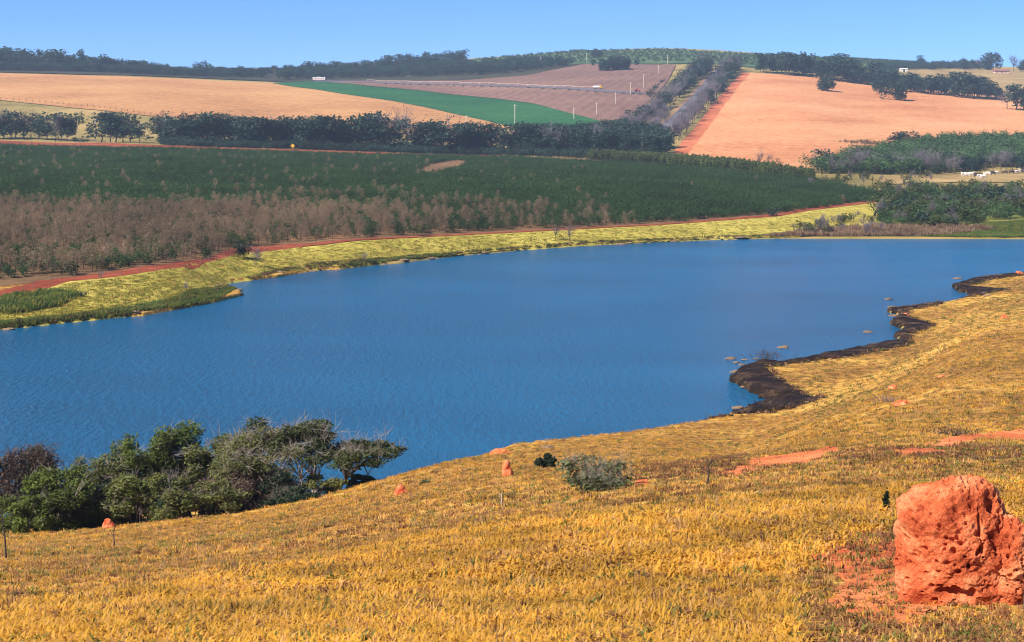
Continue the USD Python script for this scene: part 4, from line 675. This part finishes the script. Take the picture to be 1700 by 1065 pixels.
# ------------------------------------------------------------------ termite mounds
import manifold3d as m3d
def smin(a, b, k):
    h = np.clip(.5 + .5 * (b - a) / k, 0, 1); return b * (1 - h) + a * h - k * h * (1 - h)
def mound_mesh(lobes, centre, nth, nv, seed, size, pits=0, dents=(), crack=.02):
    """A lumpy clay mound: the skin of a union of ellipsoids seen from its centre, with cracks, pits and dents pressed in."""
    r = np.random.default_rng(seed); th = np.linspace(0, 2 * np.pi, nth, endpoint=False); ph = np.linspace(.02, math.pi * .80, nv)
    T, Pp = np.meshgrid(th, ph); d = np.stack([np.sin(Pp) * np.cos(T), np.sin(Pp) * np.sin(T), np.cos(Pp)], -1).reshape(-1, 3); c = np.array(centre)
    def sdf(p):
        s = None
        for (lx, ly_, lz_, a, b, h) in lobes:
            e = (p - [lx, ly_, lz_]) / [a, b, h]; l = np.linalg.norm(e, axis=1); v = (l - 1) * min(a, b, h); s = v if s is None else smin(s, v, .05 * size)
        return s
    lo, hi = np.zeros(len(d)), np.full(len(d), 3.0 * size)
    for _ in range(34):
        m = (lo + hi) / 2; ins = sdf(c + d * m[:, None]) < 0; lo = np.where(ins, m, lo); hi = np.where(ins, hi, m)
    p = c + d * lo[:, None]; q = p / size
    disp = (meshkit.fbm(q * 2.3, 3, seed) - .5) * .16 + (meshkit.fbm(q * 8, 4, seed + 1) - .5) * .09 + (meshkit.fbm(q * 26, 3, seed + 2) - .5) * .036
    cr = np.abs(meshkit.fbm(q * [3.2, 3.2, 2.0], 3, seed + 5) - .5); msk = np.clip((meshkit.noise(q * 2.1, seed + 8) - .45) * 5, 0, 1); disp -= .06 * np.exp(-(cr / crack) ** 2) * msk
    disp = disp * size
    for _ in range(pits):
        k = r.integers(len(p)); rad = size * r.uniform(.008, .03); dd = ((p - p[k]) * [1, 1, r.uniform(.8, 1.6)]); disp -= size * r.uniform(.02, .055) * np.exp(-(np.linalg.norm(dd, axis=1) / rad) ** 4)
    for (x, y, z, sx, sz, dep) in dents:
        e = np.sqrt(((p[:, 0] - x) / sx) ** 2 + ((p[:, 2] - z) / sz) ** 2 + ((p[:, 1] - y) / .35) ** 2) + (meshkit.fbm(q * 12, 3, seed + 4) - .5) * 1.1; disp -= dep * np.clip(1.25 - e, 0, 1) ** .5 * (e < 1.25)
    p = p + d * disp[:, None]
    i = (np.arange(nv - 1)[:, None] * nth + np.arange(nth)).ravel(); j = (np.arange(nv - 1)[:, None] * nth + (np.arange(nth) + 1) % nth).ravel()
    f = np.vstack([np.stack([i, i + nth, j + nth], -1), np.stack([i, j + nth, j], -1)]); k = len(p); p = np.vstack([p, p[:nth].mean(0)]); e = np.arange(nth)
    return p, np.vstack([f, np.stack([np.full(nth, k), e, (e + 1) % nth], -1)])
mx, my, mz = at(1598, 995, 5); s_ = my / F          # metres per photo pixel at the mound
U = lambda px, py: ((px - 1598) * s_, (995 - py) * s_)
big = thing('termite_mound', 'large red clay termite mound in the right foreground', 'termite mound', (mx, my, mz - .03))
lob = [(*(lambda a: (a[0], .06, a[1]))(U(1592, 900)), 92 * s_, .36, 118 * s_), (*(lambda a: (a[0], .1, a[1]))(U(1552, 880)), 58 * s_, .26, 82 * s_), (*(lambda a: (a[0], .08, a[1]))(U(1622, 872)), 58 * s_, .28, 84 * s_), (*(lambda a: (a[0], .05, a[1]))(U(1600, 975)), 106 * s_, .40, 60 * s_), (*(lambda a: (a[0], .02, a[1]))(U(1580, 935)), 92 * s_, .34, 70 * s_)]
dn = [(*(lambda a: (a[0], -.3, a[1]))(U(1572, 958)), 26 * s_, 11 * s_, .10), (*(lambda a: (a[0], -.1, a[1]))(U(1640, 818)), 12 * s_, 14 * s_, .07), (*(lambda a: (a[0], -.2, a[1]))(U(1614, 855)), 3 * s_, 24 * s_, .06), (*(lambda a: (a[0], -.3, a[1]))(U(1566, 872)), 5 * s_, 3 * s_, .05)]
obj('mound_body', mound_mesh(lob, (0, .06, .45), 620, 400, 3, 1.0, 420, dn, .014), M['clay'], big, smooth=True)
lob2 = [(*(lambda a: (a[0], -.04, a[1]))(U(1672, 925)), 40 * s_, .30, 82 * s_), (*(lambda a: (a[0], -.02, a[1]))(U(1660, 960)), 48 * s_, .32, 62 * s_)]
obj('side_lobe', mound_mesh(lob2, (U(1668, 0)[0], -.03, .32), 420, 300, 8, .8, 320, [], .016), M['clay'], big, smooth=True)
def clod(r, s):
    m = trimesh.creation.icosphere(2, 1.0); v = np.array(m.vertices); v *= (.65 + .6 * meshkit.noise(v * 1.7 + r.uniform(0, 50), 3))[:, None] * [1.2, 1, .7] * s; return v, np.array(m.faces)
r = np.random.default_rng(40); cl = []
for _ in range(480):
    a = r.uniform(1390, 1720); b = r.uniform(978, 1050) if a > 1490 else r.uniform(900, 1010)
    x, y = pick(a, b, 5)
    if abs(a - 1600) < 95 and b < 985: continue
    v, f = clod(r, .004 + .018 * r.uniform() ** 3); cl.append((v + [x, y, float(ground(x, y)[0]) + .004], f))
tag(obj('soil_crumbs', cat_mesh(cl), M['clay']), 'crumbs of red clay fallen round the foot of the big termite mound', 'soil crumbs', kind='stuff')
def small_mound(px, py, w, h, label, seed, mat='clay', name='termite_mound', grp=None, ymin=5.0):
    x, y, zz = at(px, py, ymin); s = y / F; W, H = w * s, h * s; r = np.random.default_rng(seed)
    lb = [(-W * .04, 0, H * .46, W * .3, W * .3, H * .56), (W * .05, 0, H * .15, W * .5, W * .46, H * .42), (-W * .16, .03, H * .34, W * .26, W * .3, H * .42), (W * .2, -.02, H * .3, W * .22, W * .26, H * .36)]
    o = obj(name, mound_mesh(lb, (0, 0, H * .35), 70, 44, seed, (W + H) / 2, 14, [], .03), M[mat], smooth=True)
    UsdGeom.Xformable(o).AddTranslateOp().Set(Gf.Vec3d(x, y, zz - .05)); tag(o, label, 'termite mound' if mat == 'clay' else 'rock', grp); return o
small_mound(180, 874, 25, 19, 'small rounded termite mound before the left grove', 51); small_mound(666, 823, 27, 18, 'low termite mound right of the grove', 52); small_mound(842, 795, 21, 30, 'upright termite mound in the middle of the slope', 53)
small_mound(832, 752, 44, 11, 'low pinkish earth heap at the edge of the shore', 54, 'red_soil', 'earth_heap', ymin=80)
for i, (a, b, w, h, lab) in enumerate([(1485, 645, 24, 7, 'flat orange termite mound above the nearest cove'), (1668, 528, 16, 6, 'low termite mound far along the right hand slope'), (1692, 459, 15, 6, 'pinkish termite mound at the farthest spit'), (1560, 508, 12, 5, 'tiny termite mound at the edge of the second cove'), (1512, 531, 14, 5, 'pinkish heap on the bank of the second cove'), (1504, 555, 12, 5, 'pinkish heap at the inner shore of the second cove'), (1564, 625, 18, 5, 'low orange heap between the nearest cove and the right edge'), (1500, 672, 40, 9, 'wide low mound of red earth under dead weeds'), (1122, 884, 30, 12, 'low red earth heap in the golden grass'), (1405, 920, 46, 16, 'red earth heap left of the big termite mound'), (1574, 735, 17, 9, 'rounded clay lump on the bare soil at the right')]):
    small_mound(a, b, w, h, lab, 60 + i, ymin=5 if b > 700 else 60)
# ------------------------------------------------------------------ rocks, dead wood
r = np.random.default_rng(70)
for i, (a, b, w, lab, grp) in enumerate([(910, 742, 22, 'flat pale stone at the brow above the water', 0), (1222, 650, 18, 'flat stone lying in the water left of the cove', 0), (1225, 676, 19, 'flat stone in the water at the mouth of the cove', 0)] + [(a, b, w, 'pale stone on the mud at the outer point of the nearest cove', 1) for a, b, w in ((1213, 626, 16), (1232, 637, 12), (1222, 633, 10), (1245, 642, 14), (1274, 647, 14), (1246, 683, 18), (1300, 650, 9), (1316, 662, 9), (1255, 626, 10), (1236, 628, 10))]
        + [(a, b, w, 'low stone or driftwood in the shallows along the right shore', 2) for a, b, w in ((1300, 606, 18), (1475, 519, 12), (1482, 534, 16), (1484, 549, 16), (1636, 487, 14), (1590, 482, 14), (1640, 490, 14), (1440, 578, 14))]
        + [(a, b, w, 'pale stone at the waterline of the far bank', 3) for a, b, w in ((15, 547, 18), (225, 524, 14), (466, 459, 12), (520, 450, 13), (672, 437, 18), (715, 431, 14), (805, 421, 16), (1032, 406, 16), (1120, 401, 14), (1230, 396, 20), (393, 494, 18), (362, 474, 12))]):
    x, y, zz = at(a, b, 20 if b > 700 else 95); s = y / F * w / 2; v, f = clod(r, 1.0); v = v * [s * 1.0, s * .7, min(s * .55, .32)]
    o = obj('stone', (v + [0, 0, .03], f), M['rock'], smooth=50); UsdGeom.Xformable(o).AddTranslateOp().Set(Gf.Vec3d(x, y, max(zz, 0.0)))
    tag(o, lab, 'stone', [None, 'stones of the nearest cove', 'stones along the right shore', 'stones of the far waterline'][grp])
def dead_plant(name, label, px, py, h, seed, n=3, rad=.012, mat='dark_twig', bush=False, spread=.35, cat='dead wood'):
    x, y, zz = at(px, py, 5); s = y / F; H = h * s; r = np.random.default_rng(seed); t = thing(name, label, cat, (x, y, zz)); 
    if bush:
        obj('stem', cat_mesh([tube([(r.normal() * .05 * H, r.normal() * .05 * H, -.02), (r.normal() * spread * H * .4, r.normal() * .2 * H, H * .5)], [rad * 1.6, rad], 4) for _ in range(6)]), M[mat], t)
        obj('twigs', cat_mesh([tube([b, b + d * .5 + r.normal(size=3) * .06 * H, b + d], [rad, rad * .7, rad * .3], 3) for b, d in ((np.array([r.normal() * spread * H * .7, r.normal() * spread * H * .4, H * r.uniform(.05, .5)]), np.array([r.normal() * .5, r.normal() * .4, r.uniform(.3, .8)]) * H * .6) for _ in range(90))]), M[mat], t); return
    k = np.array([[r.normal() * .03 * H, 0, 0] for _ in range(5)]).cumsum(0); pts = np.c_[k[:, 0], k[:, 1], np.linspace(-.05 * H, H, 5)]
    obj('stem', tube(pts, np.linspace(rad * 1.3, rad * .5, 5), 6), M[mat], t, smooth=60)
    for i in range(n):
        b = pts[2 + i % 2]; d = np.array([r.choice([-1, 1]) * r.uniform(.15, .35), r.normal() * .1, r.uniform(.2, .45)]) * H; obj('twig', tube([b, b + d * .5 + [0, 0, -.03 * H], b + d], [rad * .6, rad * .4, rad * .2], 5), M[mat], t)
dead_plant('dead_stick', 'dark bare stick standing at the left edge', 8, 928, 85, 80, 2, .02)
dead_plant('dead_stick', 'short forked dead stump in front of the small left mound', 188, 912, 38, 81, 2, .016)
dead_plant('bare_shrub', 'grey bare forked stem at the left end of the long bare soil patch', 1172, 806, 42, 82, 5, .02)
dead_plant('pale_stalk', 'pale dry stalk in the middle of the slope', 834, 836, 20, 83, 2, .02, 'pale_bark')
dead_plant('pale_stalk', 'thin pale stalk in the golden grass', 1193, 845, 22, 84, 1, .008, 'pale_bark')
dead_plant('dead_brush', 'tangle of dead twigs on the mud of the nearest cove', 1275, 640, 26, 85, bush=True, rad=.02, mat='dark_twig', spread=.8, cat='dead brush'); dead_plant('dead_brush', 'dead twigs along the lower edge of the nearest cove', 1285, 682, 22, 86, bush=True, rad=.02, spread=1.3, cat='dead brush'); dead_plant('dead_brush', 'dry purple brown weeds on the wide low mound', 1480, 672, 14, 87, bush=True, rad=.02, spread=2.0, cat='dead brush', mat='brown_twig')
dead_plant('dead_brush', 'dark dry weeds beside the bare soil at the right', 1582, 722, 16, 88, bush=True, rad=.012, spread=2.2, cat='dead brush', mat='dark_twig')
# ------------------------------------------------------------------ poles, fences, sign
def pole(px, py, ymin, h, label, light=True):
    x, y, zz = at(px, py, ymin); h = h * y / F
    t = thing('utility_pole', label, 'utility pole', (x, y, zz)); obj('post', tube([(0, 0, -.5), (0, 0, h)], [.30, .22], 8), M['concrete'], t, smooth=60); obj('crossarm', box(-1.2, 1.2, -.08, .08, h - .9, h - .7), M['concrete'], t)
for px, py, h, lab in [(855, 204, 32, 'pale utility pole in front of the green field'), (774, 205, 14, 'pale utility pole above the tree row before the wheat field'), (953, 198, 20, 'utility pole at the right end of the green field'), (991, 190, 20, 'utility pole just right of the green field'), (1022, 172, 20, 'utility pole in the middle of the ploughed field'), (1047, 156, 20, 'utility pole just below the red vehicle'), (1069, 145, 24, 'utility pole right of the red vehicle'), (1093, 122, 14, 'utility pole high on the ploughed field'), (1108, 106, 16, 'utility pole at the top of the ploughed field'), (974, 103, 16, 'utility pole left of the tree clump on the hill'), (898, 112, 18, 'utility pole at the edge of the wooded slope'), (853, 116, 14, 'utility pole on the wooded slope at the left'), (1051, 255, 28, 'white utility pole before the dark thicket'), (158, 232, 36, 'dark utility pole in the gap of the tree row')]:
    pole(px, py, 640, h, lab)
def fence(name, label, pts, ymin, n, h, mat, rad=.09, grp=None):
    p = np.array([at(a, b, ymin)[:2] for a, b in pts]); s = np.r_[0, np.cumsum(np.linalg.norm(np.diff(p, axis=0), axis=1))]; tt = np.linspace(0, s[-1], n)
    x, y = np.interp(tt, s, p[:, 0]), np.interp(tt, s, p[:, 1]); z = ground(x, y); o = np.array([x[0], y[0], z[0]]); t = thing(name, label, 'fence', o)
    for i in range(n): 
        q = np.array([x[i], y[i], z[i]]) - o; hh = h * R.uniform(.85, 1.1); obj('post', tube([q - [0, 0, .3], q + [R.uniform(-.05, .05), 0, hh]], [rad, rad * .9], 6), M[mat], t)
    for k in (.45, .8): obj('wire', tube(np.c_[x, y, z + h * k] - o, .02, 3), M['dark_twig'], t)
fence('wire_fence', 'wire fence with weathered posts along the red track below the plantation', [(20, 497), (60, 474), (130, 464), (210, 456), (330, 440), (400, 420), (500, 409), (640, 396)], 205, 26, 1.2, 'wood', .05)
fence('wire_fence', 'wire fence on thin posts continuing along the bank', [(640, 396), (850, 385.5), (1100, 372.5), (1290, 358)], 205, 26, 1.2, 'wood', .045)
fence('field_fence', 'fence crossing the left hillside below the wheat field', [(-20, 163), (80, 170), (160, 178), (270, 192)], 900, 30, 1.6, 'dark_twig', .15)
x, y, zz = at(486, 250, 640); t = thing('warning_sign', 'yellow diamond warning sign by the dirt road', 'sign', (x, y, zz)); obj('post', tube([(0, 0, -.3), (0, 0, 1.7)], .07, 6), M['black'], t)
v, f = box(-.75, .75, -.04, .04, -.75, .75, .02); a = math.pi / 4; v = v @ np.array([[math.cos(a), 0, math.sin(a)], [0, 1, 0], [-math.sin(a), 0, math.cos(a)]]) + [0, -.11, 2.2]; obj('plate', (v, f), M['yellow'], t)
# guard rail of the highway
pts = [(610, 134.5), (745, 137.5), (865, 142), (985, 147)]; p = np.array([at(a, b, 1200) for a, b in pts]); t = thing('guard_rail', 'white guard rail along the highway on the ploughed field', 'guard rail', p[0]); n = 24; tt = np.linspace(0, 3, n)
q = np.stack([np.interp(tt, range(4), p[:, k]) for k in range(2)], -1); q = np.c_[q, ground(q[:, 0], q[:, 1]) + .4]; q3 = q - p[0]
for i in range(n): obj('rail_post', box(q3[i, 0] - .14, q3[i, 0] + .14, q3[i, 1] - .2, q3[i, 1] + .2, q3[i, 2] - .6, q3[i, 2] + 1.2), M['white'], t)
obj('rail', tube(q3 + [0, -.3, 1.0], .08, 5), M['white'], t)
for j in range(30): far_tree('shrub', 'roadside_shrub', 'low dark shrub on the cutting below the highway', 'shrub', at(640 + j * 14.6 + R.uniform(-4, 4), np.interp(640 + j * 14.6, [640, 860, 1080], [139.5, 146, 157]) + R.uniform(0, 1), 1150), R.uniform(.8, 1.8), 'shrubs of the highway cutting', 1.6)
for j in range(14): far_tree('shrub', 'ditch_bush', 'dark bush on the ditch between the highway and the climbing road', 'bush', at(1076 + j * 3.6, 157 - j * 3.2 if j < 8 else 157 + (j - 8) * 5 - 3, 1000), R.uniform(1.5, 3.2), 'ditch bushes by the highway', 1.3)
# ------------------------------------------------------------------ vehicles
def wheels(t, xs, y, rad, w=.28):
    for x in xs:
        for s in (-1, 1):
            c = trimesh.creation.cylinder(rad, w, sections=16); v = np.array(c.vertices) @ np.array([[1, 0, 0], [0, 0, 1], [0, -1, 0]]) + [x, s * y, rad]; obj('wheel', (v, np.array(c.faces)), M['black'], t)
x, y, zz = at(530, 134.6, 1200); bus = thing('bus', 'white coach with an orange stripe on the highway at the left', 'bus', (x, y, zz + .5), -8); obj('body', box(-6.2, 6.2, -1.25, 1.25, .5, 3.4, .2), M['white'], bus); obj('stripe', box(-6.22, 6.22, -1.27, 1.27, 1.15, 1.5), M['red'], bus)
for k in range(7): obj('window', box(-5.5 + k * 1.55, -4.15 + k * 1.55, -1.28, 1.28, 2.0, 2.95), M['glass'], bus)
obj('windscreen', box(6.15, 6.23, -1.1, 1.1, 1.7, 3.0), M['glass'], bus); obj('roof_unit', box(-2, 1.5, -.8, .8, 3.38, 3.6, .05), M['white'], bus); wheels(bus, (-4, 4), 1.1, .52)
x, y, zz = at(992, 148, 1150); tr = thing('truck', 'truck with a yellow cab on the highway', 'truck', (x, y, zz + .6), -6); obj('cab', box(2.0, 4.0, -1.2, 1.2, .7, 3.0, .2), M['yellow'], tr); obj('cargo_box', box(-4.0, 1.8, -1.25, 1.25, 1.0, 2.5, .08), M['white'], tr); obj('window', box(2.5, 3.7, -1.22, 1.22, 1.9, 2.7), M['glass'], tr); obj('windscreen', box(3.96, 4.02, -1.0, 1.0, 1.8, 2.75), M['glass'], tr); obj('chassis', box(-4, 3.8, -.8, .8, .55, .95), M['black'], tr); wheels(tr, (-2.8, -1.6, 2.9), 1.05, .5)
x, y, zz = at(1058, 153, 1100); tr = thing('tractor', 'red farm vehicle at the right end of the highway', 'tractor', (x, y, zz + .6), 0); obj('bonnet', box(.2, 2.6, -.6, .6, .9, 1.9, .12), M['red'], tr); obj('cab', box(-1.6, .2, -.9, .9, 1.0, 2.9, .12), M['red'], tr); obj('window', box(-1.4, .0, -.92, .92, 1.9, 2.7), M['glass'], tr); wheels(tr, (-1.0,), 1.0, .85, .45); wheels(tr, (2.0,), .8, .5, .3)
i = int(len(ROAD) * .47); cx_, cy_ = ROAD[i]; ang = math.degrees(math.atan2(*(ROAD[i + 1] - ROAD[i])[::-1])); car = thing('car', 'dark car driving down the climbing road', 'car', (cx_, cy_, float(ground(cx_, cy_)[0]) + .5), ang + 180)
obj('body', box(-2.1, 2.1, -.88, .88, .3, .95, .12), M['black'], car); obj('cabin', trimesh.convex.convex_hull(np.array([(-1.7, s * .8, .94) for s in (-1, 1)] + [(1.0, s * .8, .94) for s in (-1, 1)] + [(-1.2, s * .65, 1.45) for s in (-1, 1)] + [(.4, s * .65, 1.45) for s in (-1, 1)])), M['glass'], car); wheels(car, (-1.3, 1.3), .82, .32, .2)
# ------------------------------------------------------------------ houses
x, y, zz = onY(1662, 2000); h = thing('house', 'low pale pink house with a brown roof on the right skyline', 'house', (x, y, zz)); obj('wall', box(-9, 9, -4, 4, -1, 3.2), M['pink_wall'], h)
obj('roof', trimesh.convex.convex_hull(np.array([(-9.8, -4.8, 3.2), (9.8, -4.8, 3.2), (-9.8, 4.8, 3.2), (9.8, 4.8, 3.2), (-9.8, 0, 5.6), (9.8, 0, 5.6), (-9.8, -4.8, 3.0), (9.8, -4.8, 3.0), (-9.8, 4.8, 3.0), (9.8, 4.8, 3.0)])), M['roof'], h)
obj('door', box(-.6, .6, -4.06, -3.9, -.5, 2.2), M['black'], h)
for k in (-6, 4): obj('window', box(k - .8, k + .8, -4.05, -3.9, .9, 2.2), M['glass'], h)
x, y, zz = at(1500, 117.5, 1500); h = thing('shed', 'small white shed below the hedge on the right skyline', 'shed', (x, y, zz)); obj('wall', box(-4, 4, -2.5, 2.5, -1, 2.4), M['white'], h); obj('roof', trimesh.convex.convex_hull(np.array([(-4.4, -3, 2.42), (4.4, -3, 2.42), (-4.4, 3, 2.42), (4.4, 3, 2.42), (-4.4, 0, 3.5), (4.4, 0, 3.5)])), M['white'], h); obj('door', box(-1, 1, -2.56, -2.4, -1, 1.8), M['black'], h)
# ------------------------------------------------------------------ cattle
def cow_mesh(graze):
    """One continuous body: barrel, neck, head, ears, four jointed legs and a tail."""
    J = lambda p, q: m3d.Manifold.batch_hull([m3d.Manifold.sphere(p[3], 14).translate(p[:3]), m3d.Manifold.sphere(q[3], 14).translate(q[:3])])
    b = [J((-.75, 0, 1.08, .34), (-.1, 0, .98, .40)), J((-.1, 0, .98, .40), (.6, 0, 1.02, .36)), J((.6, 0, 1.1, .26), (.55, 0, 1.36, .14)), J((-.85, 0, 1.2, .22), (.5, 0, 1.28, .14))]
    hd = (1.25, 0, .38) if graze else (1.3, 0, 1.5); nk = (.95, 0, .95 if graze else 1.3)
    b += [J((.62, 0, 1.15, .27), (*nk, .18)), J((*nk, .18), (hd[0] - .1, 0, hd[2] + .1, .13)), J((hd[0] - .1, 0, hd[2] + .1, .14), (hd[0] + .22, 0, hd[2] - .12, .085))]
    for s in (-1, 1):
        b += [J((hd[0] - .15, s * .1, hd[2] + .2, .05), (hd[0] - .2, s * .27, hd[2] + .2, .03)), J((.55, s * .2, .8, .15), (.58, s * .2, .45, .075)), J((.58, s * .2, .45, .075), (.56, s * .2, .08, .055)),
              J((-.82, s * .2, .95, .19), (-.72, s * .21, .62, .10)), J((-.72, s * .21, .62, .10), (-.92, s * .21, .42, .065)), J((-.92, s * .21, .42, .065), (-.86, s * .21, .08, .055))]
    b.append(J((-1.08, 0, 1.2, .05), (-1.18, 0, .6, .035)))
    m = m3d.Manifold.batch_boolean(b, m3d.OpType.Add).refine_to_length(.12).to_mesh(); t = trimesh.Trimesh(m.vert_properties[:, :3], m.tri_verts); trimesh.smoothing.filter_taubin(t, iterations=6)
    return np.array(t.vertices), np.array(t.faces)
COWS = [cow_mesh(True), cow_mesh(False)]
for i, (a, b, dark, g, rot) in enumerate([(1600, 292, 0, 1, 20), (1606, 293, 0, 1, 160), (1612, 292, 0, 0, 0), (1626, 295, 0, 1, 30), (1632, 296, 0, 1, 190), (1634, 293.5, 0, 0, 80), (1622, 294, 1, 1, 10), (1648, 289.5, 1, 0, 200), (1654, 289, 0, 1, 15), (1668, 288, 1, 1, 170), (1680, 287.5, 1, 1, 0), (1688, 287, 0, 1, 30), (1695, 285.5, 0, 0, 200), (1640, 291, 0, 1, 140)]):
    x, y, zz = at(a, b, 560); key = ('cow', dark, g)
    copy_of(key, lambda p: obj('body', COWS[0 if g else 1], M['dark_hide' if dark else 'white_hide'], p, smooth=True), 'dark_cow' if dark else 'white_cow', ('dark brown' if dark else 'white') + ' cow ' + ('grazing with lowered head' if g else 'standing with raised head') + ' on the pale pasture', 'cow', (x, y, zz), rot, 1.25, ('dark' if dark else 'white') + (' grazing' if g else ' standing') + ' cattle on the pasture')
# ------------------------------------------------------------------ haze
HZ = box(-2900, 2900, -80, 4300, -6, 205)
usdkit.material(stage, LK + 'haze', {'v': ('principled_volume', {'color': (0.62, 0.78, 1.0), 'density': 0.00008, 'anisotropy': 0.0})}, volume='v.volume')
tag(obj('haze', HZ, LK + 'haze'), 'thin blue haze in the air over the valley', 'haze', kind='stuff')
